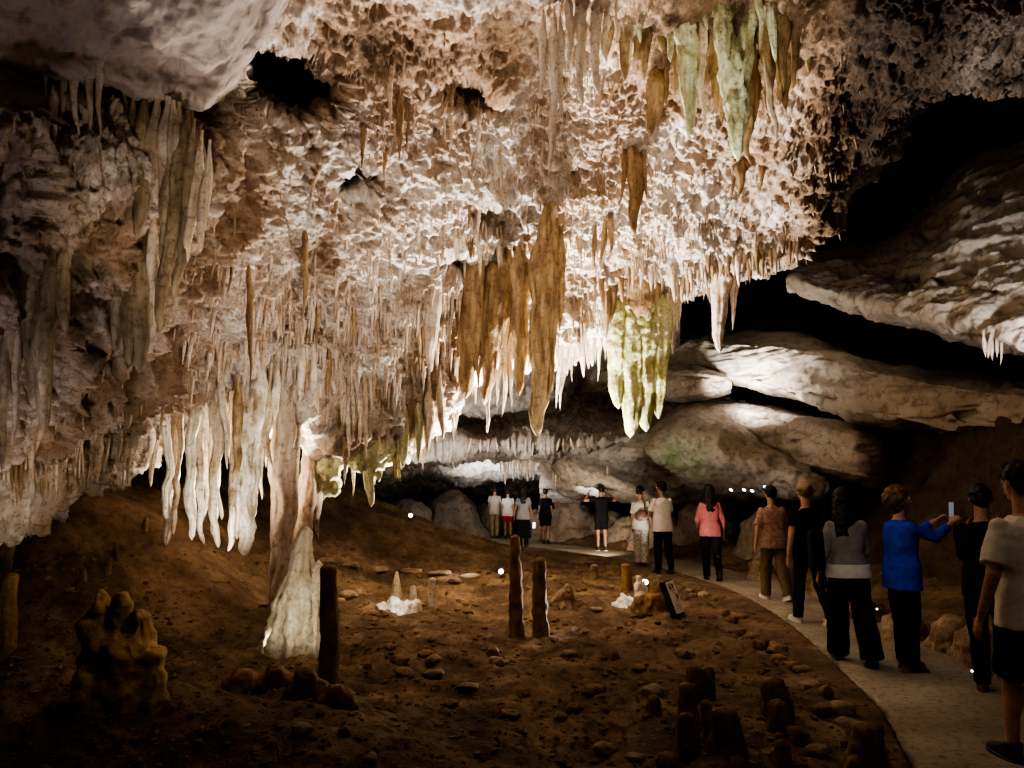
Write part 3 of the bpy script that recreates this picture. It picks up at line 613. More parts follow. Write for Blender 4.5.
X, Yg = np.meshgrid(gx, gy, indexing='ij')
H = floor_h(X.ravel(), Yg.ravel())
P = np.stack([X.ravel(), Yg.ravel(), H], -1)
idx = np.arange(len(P)).reshape(X.shape)
F = np.stack([idx[:-1,:-1], idx[1:,:-1], idx[1:,1:], idx[:-1,1:]], -1).reshape(-1, 4)
me = mesh_np('floor', P, F)
tc = np.ones((len(P), 4), np.float32); nf = fbm(P*.7+77, 3)
tc[:, :3] = (1.0+.35*nf)[:, None]; me.color_attributes.new('tint', 'FLOAT_COLOR', 'POINT').data.foreach_set('color', tc.ravel())
tag(link('floor', me, M_floor), kind='structure')
BF = BVHTree.FromPolygons(P.tolist(), F.tolist())
def fz(x, y):
    h = BF.ray_cast(Vector((x, y, 6)), Vector((0, 0, -1))); return h[0].z if h[0] else 0.0
def fhit(px, py):
    d = at(px, py, 10.0)-np.array([0, 0, EYE]); h = BF.ray_cast(Vector((0, 0, EYE)), Vector(d).normalized())
    return h[0]
# path slab
T = np.gradient(PC, axis=0); T /= np.linalg.norm(T, axis=1)[:, None]; NR = np.stack([T[:,1], -T[:,0]], -1)
prof = [(-.60,-.12),(-.60,-.012),(-.57,0),(-.3,.004),(0,.006),(.3,.004),(.57,0),(.60,-.012),(.60,-.12)]
V = []; 
for i in range(len(PC)):
    w = 1+.05*math.sin(i*.37)+.03*math.sin(i*1.1)
    for u, z in prof: V.append((*(PC[i]+NR[i]*u*w), z))
k = len(prof); F = [(i*k+j, (i+1)*k+j, (i+1)*k+j+1, i*k+j+1) for i in range(len(PC)-1) for j in range(k-1)]
tag(link('path', mesh_np('path', V, F), M_path), kind='structure')

ceil_bvh = [BVHTree.FromPolygons(b[0].tolist(), b[1].tolist()) for b in BV]
def hit(px, py, only=None):
    o = Vector((0, 0, EYE)); d = Vector(at(px, py, 10.0)-np.array([0, 0, EYE])).normalized(); best = None
    for k, b in enumerate(ceil_bvh):
        if only is not None and k not in only: continue
        h = b.ray_cast(o, d)
        if h[0] is not None and (best is None or h[3] < best[1]): best = (h[0], h[3])
    return best[0] if best else None
# ------------------------------------------------------------------ dripstone
ORD = 'first second third fourth fifth sixth seventh eighth ninth tenth eleventh twelfth thirteenth fourteenth fifteenth sixteenth seventeenth eighteenth nineteenth twentieth'.split()
TENS = {20: 'twenty', 30: 'thirty', 40: 'forty'}
def ordw(i):
    if i < 20: return ORD[i]
    return TENS[(i+1)//10*10]+'-'+ORD[(i+1) % 10-1] if (i+1) % 10 else {30: 'thirtieth', 40: 'fortieth'}.get(i+1, 'last')
def strand(T, B, R, p=.75, flare=.5, seg=14, ring=.035, flute=.18, knob=.10, wob=.04, blunt=0., seed=0., prof=None, taper=0., fq=1.9):
    """closed tapered dripstone body from T (attached end) to B (free end)"""
    T = np.array(T, float); B = np.array(B, float); L = np.linalg.norm(B-T)
    nr = int(np.clip(L/ring, 7, 110)); t = np.linspace(0, 1, nr)
    if prof is None:
        r = R*((1-t)**p*(1-blunt)+blunt)+R*flare*np.exp(-t*9)
        r = r*np.where(t > .97, np.sqrt(np.clip((1-t)/.03, 0, 1)), 1)
        r[-1] = R*.03
        if taper: r = r*(.12+.88*smooth(t*L, 0, min(taper, L*.6)))
    else: r = R*np.interp(t, prof[0], prof[1])
    th = np.linspace(0, 2*PI, seg, endpoint=False)
    tt, hh = np.meshgrid(t, th, indexing='ij'); cs, sn = np.cos(hh), np.sin(hh)
    z = tt*L
    q = np.stack([cs*fq+seed, sn*fq+seed*.7, z*.55+seed*1.9], -1).reshape(-1, 3)
    f = ridged(q, 2).reshape(tt.shape)*flute
    s = 1/max(R, .02)
    kq = np.stack([cs*R*14+seed, sn*R*14, z*14*.55], -1).reshape(-1, 3)
    f = f+knob*fbm(kq, 3).reshape(tt.shape)
    rr = r[:, None]*(1+f)
    wx = wob*fbm(np.stack([t*L*1.7+seed, 0*t+3.1, 0*t+seed], -1), 2)*(.3+t)
    wy = wob*fbm(np.stack([t*L*1.7+seed, 0*t+9.1, 0*t+seed], -1), 2)*(.3+t)
    ax = T+(B-T)*t[:, None]
    V = np.stack([ax[:, 0:1]+wx[:, None]+rr*cs, ax[:, 1:2]+wy[:, None]+rr*sn, ax[:, 2:3]+0*rr], -1).reshape(-1, 3)
    i = np.arange(nr*seg).reshape(nr, seg); j = np.roll(i, -1, 1)
    F = np.stack([i[:-1], i[1:], j[1:], j[:-1]], -1).reshape(-1, 4)
    if B[2] > T[2]: F = F[:, ::-1]
    return V, F
def join(parts):
    V, F, o = [], [], 0
    for v, f in parts: V.append(v); F.append(f+o); o += len(v)
    return np.concatenate(V), np.concatenate(F)
def place(name, parts, mat, origin, label, cat, group=None):
    V, F = join(parts) if isinstance(parts, list) else parts
    V = V-np.array(origin)
    return tag(link(name, mesh_np(name, V, F), mat, None, tuple(origin)), label, cat, group)
def ceil_depth(px, py, Y=None):
    if Y: return Y
    for d in (0, -6, 6, -14, -24, -40):
        h = hit(px, py+d)
        if h is not None and h.y < 18: return h.y
    return 11.0
def sspec(px, py, qx, qy, w, Y=None, up=.22, **k):
    Y = ceil_depth(px, py, Y); s = Y/FOC
    T = at(px, py, Y); B = at(qx, qy, Y); T = T+(T-B)/np.linalg.norm(T-B)*up
    k.setdefault('taper', .5); k.setdefault('flute', .26); push = np.array([0, .35*w*s, 0]); T = T+push; B = B+push
    return strand(T, B, w*s/2, seed=px*.37+py*.11, **k), T
def stal(specs, mat, label, Y=None, name='stalactite', cat='stalactite', group=None, **k):
    if not isinstance(specs, list): specs = [specs]
    ps = []; O = None
    for s in specs:
        kk = dict(k); 
        if len(s) > 5: kk.update(s[5])
        a, T = sspec(*s[:5], kk.pop('Y', Y), **kk); ps.append(a)
        if O is None: O = T
    return place(name, ps, mat, O, label, cat, group)
BIG = dict(seg=34, ring=.022, wob=.05)
# the great hanging group in the middle
stal((432,252,429,370,30,dict(p=.5)), M_grey, 'pale grey smooth tapering stalactite hanging alone before the white crust', 9.9, flare=.1, flute=.1, knob=.05, **BIG)
stal([(470,238,466,398,26,dict(p=.38)),(478,240,476,392,14),(463,240,462,330,10),(482,250,474,350,9)], M_brown, 'dark brown sheet-like stalactite in the middle cluster with a blunt tip', 10.35, **BIG)
stal([(500,258,484,405,26,dict(p=.5)),(488,262,480,380,14),(508,262,500,352,22),(515,268,509,345,12)], M_brown, 'ochre folded drapery in the middle cluster between two brown stalactites', 10.45, **BIG)
stal([(500,325,489,388,9),(505,320,496,405,10),(509,318,503,416,10),(515,318,509,407,9),(520,322,515,388,8)], M_pale, 'pale comb of drips hanging from the lower edge of the ochre drapery', 11.0, up=.3, **BIG)
stal([(520,255,519,396,20,dict(p=.45)),(525,262,523,360,10)], M_gold, 'slim golden stalactite beside the longest one of the middle cluster', 10.1, **BIG)
stal([(551,196,538,437,34,dict(p=.42,taper=1.4)),(557,232,549,400,18,dict(taper=1.0)),(560,240,560,330,15),(545,215,533,360,13),(562,240,553,372,8)], M_gold, 'longest golden brown stalactite of the middle cluster with a fluted shaft', 9.75, **BIG)
stal([(562,345,556,408,7),(567,342,560,411,7),(571,335,568,376,9),(574,330,575,366,8)], M_white, 'white comb of drips close behind the longest golden stalactite', 11.6, up=.3, **BIG)
stal((489,378,488,433,4), M_grey, 'needle-thin grey stalactite hanging below the ochre drapery', 11.0, p=.25, up=.4, **BIG)
# green drapery
stal([(622,300,617,408,26,dict(p=.42)),(634,292,632,437,32,dict(p=.4)),(650,292,647,431,32,dict(p=.42)),(662,300,660,418,24,dict(p=.45)),(640,290,640,372,46,dict(p=.3)),
      (628,300,626,392,20,dict(p=.5)),(656,300,655,396,20,dict(p=.5)),(668,306,668,372,14)], M_green, 'broad algae-green drapery ending in four ragged points', 11.4, flare=.1, flute=.2, knob=.16, **BIG)
stal((640,268,641,330,50), M_brown, 'brown smooth knob from which the green drapery hangs', 11.3, p=.2, flute=.08, knob=.05, **BIG)
stal([(608,282,607,338,12),(614,285,612,325,12)], M_brown, 'short brown drip beside the green drapery on its column side', 11.2, **BIG)
stal([(723,262,721,352,20,dict(p=.5)),(728,262,727,320,10),(736,262,735,330,11)], M_pale, 'pale knobbly stalactite before the dark passage, longest near the bedded slabs', 11.2, knob=.2, **{k:v for k,v in BIG.items()})
stal([(600,318,599,381,7),(596,318,595,352,5)], M_white, 'white straw in the dark alcove between golden group and green drapery, the longer', 12.0, up=.4, **BIG)
stal((590,320,590,368,5), M_white, 'white straw in the dark alcove between golden group and green drapery, the shorter', 12.1, up=.4, **BIG)
stal([(632,143,636,233,18,dict(p=.45)),(625,150,622,205,9),(641,150,640,210,10),(646,165,645,200,7)], M_brown, 'brown bunched stalactite on the white slope above the green drapery', 9.2, **BIG)
stal([(604,228,602,262,10),(610,232,610,255,8),(596,236,596,268,8)], M_brown, 'small reddish brown tooth row on the white slope above the alcove', 10.2, **BIG)
stal([(658,68,654,132,26,dict(p=.6)),(668,58,664,100,14)], M_brown, 'flat brown blade hanging among the white ribs at the top', 7.8, **BIG)
# ribs at the top middle
for i, (px, y0, y1, w) in enumerate([(543,20,97,9),(554,24,172,10),(561,26,120,8),(583,-40,104,13),(596,-40,94,13),(607,-40,62,10),(570,-30,70,10),(617,-30,40,9)]):
    stal((px,y0,px+random.uniform(-2,2),y1,w,dict(p=.4)), M_white, f'pale knobbly rib on the brown ceiling, {ordw(i)} of eight from the cave hole', 7.2, 'stalactite', group='pale ribs at the top middle', flute=.25, knob=.38, **BIG)
# mint and brown curtain at the top right
TR = [((690,-40,693,133,20),M_mint,7.0),((683,-40,684,96,14),M_pale,7.1),((704,10,704,130,9),M_pale,7.0),((672,-40,672,60,12),M_mint,7.2),((699,-40,699,70,16),M_brown,7.3),
      ((716,-40,716,112,18),M_brown,7.2),((724,-60,728,95,18),M_mint,6.8),((735,40,744,156,24),M_mint,6.8),((749,20,744,100,14),M_mint,6.8),((752,-40,752,162,16),M_brown,7.1),
      ((757,-60,748,80,9),M_mint,6.7),((762,-60,763,48,8),M_mint,6.6),((772,-60,776,58,11),M_mint,6.6),((769,-40,770,110,20),M_brown,7.0),((769,76,781,140,8),M_pale,6.8),((785,-60,784,96,16),M_brown,6.9),((798,-60,797,85,14),M_brown,6.9),((708,-50,709,28,11),M_mint,6.9),((640,-60,640,42,10),M_mint,7.2),((655,-60,655,24,10),M_mint,7.2),((628,-60,628,62,12),M_pale,7.4)]
nm = {id(M_mint): 'mint-green crusted', id(M_brown): 'dark brown', id(M_pale): 'pale crusted'}; cnt = {}
for s, m, Y in sorted(TR, key=lambda q: q[0][0]):
    i = cnt.get(nm[id(m)], 0); cnt[nm[id(m)]] = i+1
    s = (*s[:4], s[4]*(1.4 if m is M_mint else 1.1))
    stal((*s, dict(p=.5)), m, f'{nm[id(m)]} stalactite in the top curtain, {ordw(i)} of its colour from the cave hole', Y, group='curtain of stalactites at the top', flute=.22, knob=.28 if m is not M_brown else .12, **BIG)
for i, (px, y1, w) in enumerate([(612,52,16),(624,78,18),(637,60,20),(648,74,16),(664,50,18),(676,92,18),(686,70,14),(697,96,20),(710,84,18),(721,120,18),(737,88,20),(757,128,18),(776,104,20),(791,112,16),(806,70,18)]):
    stal((px,-60,px+random.uniform(-3,3),y1,w,dict(p=.45)), M_brown, f'brown backing stalactite behind the mint-green curtain, {ordw(i)} from the cave hole', 7.35, group='brown stalactites behind the curtain', flute=.3, knob=.16, **BIG)
# left curtain of flowstone, strand by strand
LC = [(122,96,116,168,10,M_tan),(131,98,128,228,8,M_tan),(141,96,137,238,12,M_tan),(152,104,150,200,17,M_grey),(163,104,165,205,17,M_grey),(174,110,160,262,12,M_tan),(184,118,157,330,11,M_tan),(192,128,176,300,9,M_tan),(199,140,186,262,8,M_pale),(207,150,196,250,8,M_pale),(170,108,172,180,14,M_grey)]
for i, (a,b,c,d,w,m) in enumerate(LC):
    stal((a,b,c,d,w*1.75,dict(p=.35,taper=.5,up=.1)), m, f'tan flowstone strand in the fan under the smooth slab, {ordw(i)} of eleven', 5.66-.006*i, 'flowstone_strand', 'flowstone strand', 'fan of flowstone strands', flare=.6, flute=.12, knob=.06, **BIG)
LL = [(8,236,5,395,20,M_tan),(27,232,22,408,17,M_tan),(47,250,36,432,16,M_tan),(40,350,36,420,7,M_pale),(14,330,11,446,6,M_pale),(62,255,55,330,12,M_tan),(96,262,92,306,12,M_grey),(115,236,108,352,14,M_tan),(128,236,124,366,14,M_tan),(143,230,134,372,16,M_tan),(152,226,150,340,9,M_pale),(80,255,82,318,10,M_grey),(3,300,0,470,9,M_tan)]
for i, (a,b,c,d,w,m) in enumerate(LL):
    stal((a,b,c,d,w*1.5,dict(p=.38)), m, f'long tan stalactite on the shadowed flowstone wall above the bank, {ordw(i)} of thirteen', 5.35 if a < 70 else 6.0, 'stalactite', 'stalactite', 'stalactites on the flowstone wall', flare=.5, flute=.14, knob=.08, **BIG)
stal([(165,96,168,235,64,dict(p=.55,flute=.3,fq=3.2)),(140,100,136,190,30,dict(p=.5)),(186,112,176,240,34,dict(p=.5))], M_tan, 'smooth bulging tan flowstone body at the head of the strand fan', 5.78, 'flowstone_bulge', 'flowstone', taper=.5, up=.05, flare=.2, knob=.05, seg=60, ring=.02, wob=.03)
# dark teeth and white fleck high on the left
for i, (a,b,c,d,w,m) in enumerate([(8,78,8,118,9,M_grey),(34,86,35,120,7,M_white),(44,84,46,115,6,M_white),(60,90,60,135,10,M_grey),(75,92,76,150,11,M_grey),(88,96,90,145,9,M_grey),(40,130,41,178,16,M_white),(52,140,52,170,10,M_white),(20,110,18,180,14,M_grey),(100,104,100,140,8,M_grey)]):
    stal((a,b,c,d,w), m, f'stubby grey tooth in the recess beneath the smooth slab, {ordw(i)} of ten', 5.3, 'stalactite', group='teeth under the smooth slab', up=.45, taper=.15, seg=18, ring=.03, knob=.2)
# white columns and draperies reaching for the bank
DR = [(147,380,146,468,9,M_pale),(158,382,151,487,10,M_pale),(170,380,168,546,12,M_white),(177,384,178,500,7,M_pale),(186,380,182,455,8,M_white),(193,382,187,541,9,M_white),(201,384,198,470,8,M_white),(207,384,204,520,11,M_white),(215,386,213,548,9,M_pale),(222,395,218,520,6,M_pale),(231,470,230,552,7,M_pale),(243,380,240,556,19,M_white),(250,384,251,452,9,M_gold),(258,380,255,450,13,M_white),(267,384,268,468,11,M_pale),(236,402,235,500,9,M_gold),(275,388,274,420,9,M_white),(163,384,163,440,6,M_pale),(212,380,211,432,8,M_white),(253,450,246,556,12,M_white),(164,385,166,520,7,M_white),(174,386,173,535,7,M_pale),(189,384,190,530,8,M_white),(198,388,200,545,7,M_pale),(210,388,209,535,8,M_white),(220,386,226,470,7,M_white),(236,384,233,540,9,M_white),(263,390,262,500,8,M_white)]
for i, (a,b,c,d,w,m) in enumerate(DR):
    stal((a,b,c,d,w,dict(p=.35 if d > 500 else .5, blunt=.22 if d > 500 else 0)), m, f'{"tall white dripstone shaft almost touching" if d > 500 else "white hanging drip above"} the mud bank, {ordw(i)} of the pale row', 9.0+.35*((i*7) % 5-2)/2, 'dripstone_shaft' if d > 500 else 'stalactite', 'dripstone shaft' if d > 500 else 'stalactite', 'white draperies above the bank', flare=.5, flute=.34, knob=.32, up=.35, seg=34, ring=.022, wob=.08)
def base_spec(px, py): p = fhit(px, py); return np.array(p)
# tall column
cb = base_spec(279, 612); ct = at(288, 345, cb[1]); 
place('cave_column', [strand(ct+np.array([0,0,.5]), cb-np.array([0,0,.2]), .145, seg=36, ring=.02, flute=.22, knob=.10, wob=.08, prof=([0,.1,.45,.75,1],[1.15,1.0,.95,.72,.62])),
      strand(at(296,380,cb[1]+.02), at(288,560,cb[1]), .08, seg=24, ring=.02, prof=([0,.2,.8,1],[.8,1,.9,.4])),
      strand(at(279,420,cb[1]-.03), at(274,600,cb[1]-.02), .06, seg=24, ring=.02, prof=([0,.2,.8,1],[.2,1,.9,.6]))], M_grey, cb, 'tall grey-brown column running from ceiling to the mud floor', 'cave column')
Y2 = 10.2
place('cave_column', [strand(at(316,395,Y2), at(307,520,Y2), .12, seg=30, ring=.025, flute=.3, knob=.2, prof=([0,.3,.6,.8,1],[1,.8,.75,1.1,.9])), strand(at(310,470,Y2-.2), at(300,545,Y2-.2), .10, seg=24, ring=.025, knob=.25, prof=([0,.3,1],[.3,1,1.1]))],
      M_grey, at(307,520,Y2), 'shorter pale grey column close behind the tall one', 'cave column')
stal([(318,488,317,540,11)], M_grey, 'short grey stalactite dangling just behind the tall column', 10.4, up=.2, **BIG)
# crusted mass under the lip
CR = [(368,462,369,507,14,M_mint),(376,430,376,482,18,M_mint),(396,420,396,481,14,M_brown),(386,372,386,455,24,M_brown),(404,410,403,470,12,M_mint),(418,408,417,462,10,M_mint),(428,400,428,452,12,M_pale),(410,380,409,440,16,M_brown),(440,392,441,440,9,M_pale),(398,458,398,482,5,M_mint),(383,360,383,400,14,M_brown)]
for i, (a,b,c,d,w,m) in enumerate(CR):
    stal((a,b,c,d,w,dict(p=.5)), m, f'{"brown" if m is M_brown else "pale lime-tinted"} drip on the crusted overhang beside the dark hollow, {ordw(i)} of eleven', 10.2, 'stalactite', group='drips on the crusted overhang', up=.3, knob=.25, flute=.25, **{k:v for k,v in BIG.items()})
bm = bmesh.new()
for (px,py,r) in [(318,480,14),(328,468,14),(340,458,13),(352,450,15),(365,446,18),(378,448,18),(388,452,14),(322,488,12),(332,487,10),(345,447,12),(360,460,12),(375,462,10)]:
    bmesh.ops.create_icosphere(bm, subdivisions=3, radius=r*10.3/FOC, matrix=Matrix.Translation(Vector(at(px,py,10.35+random.uniform(-.1,.1)))))
me = remesh(bm, .03, 2, .5, .06, 7); o = link('crust_overhang', me, M_mint); tag(o, 'lumpy lime-tinted crust bulging into the dark hollow beside the tall column', 'flowstone crust')
# brown drips on the slope
SL = [(248,262,245,388,11,M_brown),(304,228,303,318,12,M_brown),(268,268,262,330,7,M_brown),(232,238,228,300,7,M_brown),(318,300,318,352,9,M_brown),(337,296,336,340,7,M_pale),(352,300,352,350,9,M_brown),(365,120,361,168,10,M_brown),(400,90,398,160,15,M_brown),(392,60,390,130,10,M_pale),(410,110,408,150,8,M_brown),(385,150,384,178,9,M_brown),(455,130,452,152,6,M_pale),(500,140,498,198,6,M_pale),(519,150,518,192,5,M_pale),(478,120,476,170,6,M_pale),(452,95,451,150,8,M_pale),(550,150,549,175,6,M_brown),(445,120,446,146,6,M_pale),(470,205,469,228,7,M_brown),(335,208,332,232,8,M_brown),(318,170,310,200,10,M_brown),(265,200,262,230,5,M_brown),(420,216,417,246,5,M_pale),(478,210,476,250,6,M_pale),(743,158,741,196,20,M_brown),(761,166,760,190,12,M_brown),(735,175,733,200,8,M_brown)]
for i, (a,b,c,d,w,m) in enumerate(SL):
    where = 'the white sloping ceiling' if 300 < a < 700 else ('the ceiling rib under the brown curtain' if a > 700 else 'the ribbed slope behind the tan fan')
    stal((a,b,c,d,w*.9,dict(p=.8,taper=1.5)), m, f'{"brown" if m is M_brown else "pale"} isolated drip on {where}, {ordw(i)} of the scattered drips', None, 'stalactite', group='scattered drips on the slope', up=.3, knob=.34, flute=.25, seg=20, ring=.025, wob=.04)
# fringes along the edges, each drip its own object
FR = []
def fringe(pts, n, ln, w, mats, what, group, jy=5, Y=None, seed=0, up=.3):
    rg = random.Random(seed+len(pts)*31+n); pts = np.array(pts, float)
    for i in range(n):
        t = (i+rg.uniform(.2,.8))/n*(len(pts)-1); k = min(int(t), len(pts)-2); q = pts[k]+(pts[k+1]-pts[k])*(t-k)
        px, py = q[0], q[1]+rg.uniform(-jy, jy)*.6; L = ln[0]+(ln[1]-ln[0])*rg.random()**1.7; ww = rg.uniform(*w)
        FR.append((L*ww, (px, py, px+rg.uniform(-1.5,1.5), py+L, ww), rg.choice(mats), f'{what}, {ordw(i)} along the row', Y, group, up, rg.uniform(.4,.8)))
fringe([(682,276),(705,262),(740,256),(770,246),(800,238)], 34, (8,30), (5,9), [M_pale,M_brown], 'small pale drip on the ceiling edge over the dark passage', 'drips over the dark passage', 4, seed=1)
fringe([(560,340),(585,338),(612,326)], 12, (14,40), (5,8), [M_white,M_pale], 'white drip along the alcove edge', 'white drips on the alcove edge', 3, 12.0, seed=2)
fringe([(300,350),(345,388),(390,400)], 36, (16,60), (6,11), [M_pale,M_brown,M_white], 'pale drip on the dense comb next to the tall column', 'dense comb by the column', 22, seed=3)
fringe([(296,372),(330,400),(352,410)], 16, (14,44), (5,9), [M_white,M_pale], 'white drip above the dark hollow by the tall column', 'white drips above the hollow', 4, 9.9, seed=4)
fringe([(190,372),(230,372),(275,362)], 22, (22,52), (5,9), [M_white,M_pale], 'short white drip under the bright brow left of the tall column', 'drips under the bright brow', 8, 9.1, seed=5)
fringe([(0,488),(30,484),(60,470),(84,458)], 20, (10,28), (3,6), [M_grey,M_brown], 'thin grey drip on the lowest edge of the flowstone wall', 'drips on the lowest wall edge', 3, None, seed=6)
fringe([(400,345),(425,330),(450,345),(462,370)], 22, (18,55), (6,10), [M_pale,M_brown], 'pale drip on the rough face left of the middle cluster', 'drips left of the middle cluster', 18, None, seed=7)
fringe([(450,236),(500,246),(540,240)], 18, (10,34), (5,8), [M_brown,M_pale], 'brown drip along the cavity edge over the middle cluster', 'drips over the middle cluster', 5, None, seed=8)
fringe([(600,282),(640,262),(685,276)], 18, (8,34), (5,9), [M_pale,M_brown], 'pale drip around the knob of the green drapery', 'drips around the green drapery', 6, None, seed=9)
fringe([(668,300),(680,296)], 6, (14,60), (4,7), [M_pale], 'pale drip just past the green drapery', 'drips past the green drapery', 4, 11.6, seed=10)
# far straws
fringe([(552,462),(562,460),(572,461)], 10, (10,30), (1.8,3), [M_white], 'glowing white straw above the farthest visitors', 'far white straws', 1, 20.5, seed=11, up=.6)
fringe([(500,462),(520,464),(536,460)], 16, (10,26), (2.5,4), [M_white], 'white icicle drip over the bright far hollow', 'far icicle drips', 2, 21, seed=12, up=.5)
fringe([(604,444),(613,444)], 5, (8,32), (2,3.2), [M_white], 'fine white straw under the shelf near the sling-bag visitor', 'straws under the shelf', 1, 18, seed=13, up=.3)
stal((608,444,608,478,4), M_white, 'longest fine white straw under the shelf above the photographing visitor', 18, up=.3)
fringe([(430,446),(520,448),(600,444),(680,440)], 30, (4,10), (2.5,4.5), [M_pale], 'tiny drip along the front lip of the rough shelf', 'tiny drips along the shelf lip', 1, 17.9, seed=14, up=.2)
fringe([(985,346),(1005,350)], 5, (8,18), (4,7), [M_pale], 'pale stub on the tip of the upper jutting rock', 'stubs on the jutting rock', 2, 9.75, seed=15, up=.2)
# the largest drips are objects of their own, the very small ones form one fringe
FR.sort(key=lambda f: -f[0]); keep = 298-sum(1 for o in C.objects if o.get('category') == 'stalactite'); rest = []
for k_, (a_, sp, mt, lb, Y, gp, up, pp) in enumerate(FR):
    kw = dict(up=up, seg=10, ring=.05, knob=.18, flute=.2, wob=.02, p=pp)
    if k_ < keep: stal(sp, mt, lb, Y, 'stalactite', group=gp, **kw)
    else: rest.append(sspec(*sp, Y, **kw)[0])
V, F = join(rest); tag(link('drip_fringe', mesh_np('drip_fringe', V, F), M_pale), 'very small pale drips filling the fringes along the ceiling edges', 'drip fringe', None, 'stuff')
# the countless small drips on the ceiling crust
def crust(n, seed):
    P, F, nr = BV[0]; P = P[::2]; rg = np.random.default_rng(seed); x, y = project(P)
    w = bump2(x,y,520,200,190,110)*.7+bump2(x,y,360,340,90,80)*1.6+bump2(x,y,420,300,60,70)+bump2(x,y,600,290,90,60)+bump2(x,y,570,60,60,70)*.9+bump2(x,y,700,235,90,40)*.9+bump2(x,y,240,300,50,60)*.6+bump2(x,y,90,420,70,50)*.3+bump2(x,y,400,80,60,80)*.8
    w = w*((y > -30) & (y < 480) & (x > 0) & (x < 860) & (P[:, 1] < 12.6)); w = w*(.25+np.clip(fbm(P*1.6+60, 3)+.5, 0, 2)**2); w /= w.sum()
    V, FF, o = [], [], 0
    for i in rg.choice(len(P), n, p=w):
        yy = y[i]; L = .03+(.16+.24*smooth(yy, 230, 330))*rg.random()**2.6; r = .006+.014*rg.random()+L*.045
        v, f = strand(P[i]+np.array([0,r*.6,.08]), P[i]-np.array([rg.normal()*.01,rg.normal()*.01,L]), r, seg=6, ring=.05, flute=.2, knob=.3, wob=.02, taper=.1, flare=.2, seed=rg.random()*50)
        V.append(v); FF.append(f+o); o += len(v)
    return np.concatenate(V), np.concatenate(FF)
V, F = crust(5200, 5)
tag(link('dripstone_crust', mesh_np('dripstone_crust', V, F), M_crust), 'countless tiny pale drips covering the sloping cave ceiling', 'dripstone crust', None, 'stuff')
# ------------------------------------------------------------------ things on the floor
def blob(name, label, cat, caps, mat, vox=.02, noise=.03, ns=8, group=None, it=2):
    """caps: (x,y,z0,z1,r0,r1) upright rounded bodies merged into one stone"""
    bm = bmesh.new(); ox, oy = caps[0][0], caps[0][1]; oz = caps[0][2]
    for x, y, z0, z1, r0, r1 in caps: tcap(bm, (x-ox, y-oy, z0-oz), (x-ox, y-oy, z1-oz), r0, r1)
    return tag(link(name, remesh(bm, vox, it, .5, noise, ns), mat, None, (ox, oy, oz)), label, cat, group)
def gpt(px, py):
    p = fhit(px, py); return p.x, p.y, p.z
def up_h(px, py, y):
    return float(at(px, py, y)[2])
def smite(px, base, top, w, mat, label, dy=0, name='stalagmite', lean=0, group=None, blunt=.5, p=.6, **k):
    x, y, z = gpt(px, base); zt = up_h(px, top, y); s = y/FOC; x1 = x+lean*s
    v = strand((x, y, z-.12), (x1, y, zt), w*s/2, p=p, flare=.35, seg=26, ring=.018, blunt=blunt, wob=.03, seed=px*.3+base, **k)
    return place(name, v, mat, (x, y, z), label, 'stalagmite', group)
# twin pillars in the middle of the mud
smite(517, 636, 534, 12, M_bank, 'taller of the twin slim mud-brown stalagmites standing in mid floor', lean=-2, blunt=.62, knob=.3)
smite(541, 638, 557, 13, M_bank, 'shorter of the twin slim mud-brown stalagmites standing in mid floor', lean=-1, blunt=.66, knob=.3)
smite(397, 600, 571, 13, M_pale, 'pale cone stalagmite rising behind the white lit rock', blunt=.1, p=.8)
smite(433, 606, 577, 8, M_pale, 'small narrow stalagmite with a bright edge next to the white lit rock', blunt=.6)
smite(413, 603, 585, 7, M_pale, 'tiny pale stalagmite between cone and narrow stalagmite', blunt=.5)
smite(594, 578, 564, 8, M_stone, 'small rounded stub on the mud near the path', blunt=.7)
smite(626, 590, 563, 10, M_bank, 'low dark post-like stalagmite with a pale top near the path', blunt=.7)
x, y, z = gpt(395, 612); blob('lit_rock', 'jagged white rock glowing under a hidden lamp beside the pale cone', 'rock', [(x,y,z-.05,z+.08,.16,.10),(x-.16,y,z-.05,z+.03,.10,.09),(x+.16,y-.02,z-.05,z+.10,.11,.07),(x+.28,y,z-.05,z+.12,.07,.06),(x-.05,y+.1,z-.05,z+.14,.10,.05)], M_white, .018, .05, 9)
x, y, z = gpt(565, 606); blob('boulder', 'grooved pale boulder on the mud between the twin stalagmites and the black sign', 'rock', [(x,y,z-.05,z+.10,.17,.12),(x+.05,y,z,z+.22,.12,.06),(x-.14,y,z-.05,z+.05,.12,.08),(x+.18,y,z-.05,z,.12,.10)], M_stone, .016, .045, 8)
x, y, z = gpt(657, 614); blob('boulder', 'dark brown boulder leaning by the black sign', 'rock', [(x,y,z-.1,z+.20,.24,.15),(x-.2,y,z-.1,z+.08,.2,.14),(x+.02,y+.05,z,z+.34,.16,.09),(x+.14,y,z-.05,z+.1,.18,.12)], M_bank, .02, .06, 6)
x, y, z = gpt(622, 606); blob('lit_rock', 'small white slab of rock lit beside the dark boulder', 'rock', [(x,y,z-.03,z+.06,.10,.06),(x+.1,y,z-.03,z+.09,.07,.05),(x-.1,y-.05,z-.03,z+.0,.09,.06),(x+.02,y+.02,z+.05,z+.12,.07,.04)], M_white, .012, .03, 12)
x, y, z = gpt(645, 600); blob('lit_rock', 'brilliant white knob of rock just above the dark boulder', 'rock', [(x,y+.4,z,z+.16,.09,.05),(x+.07,y+.4,z,z+.2,.06,.03),(x-.02,y+.4,z+.1,z+.26,.07,.04)], M_white, .012, .03, 12)
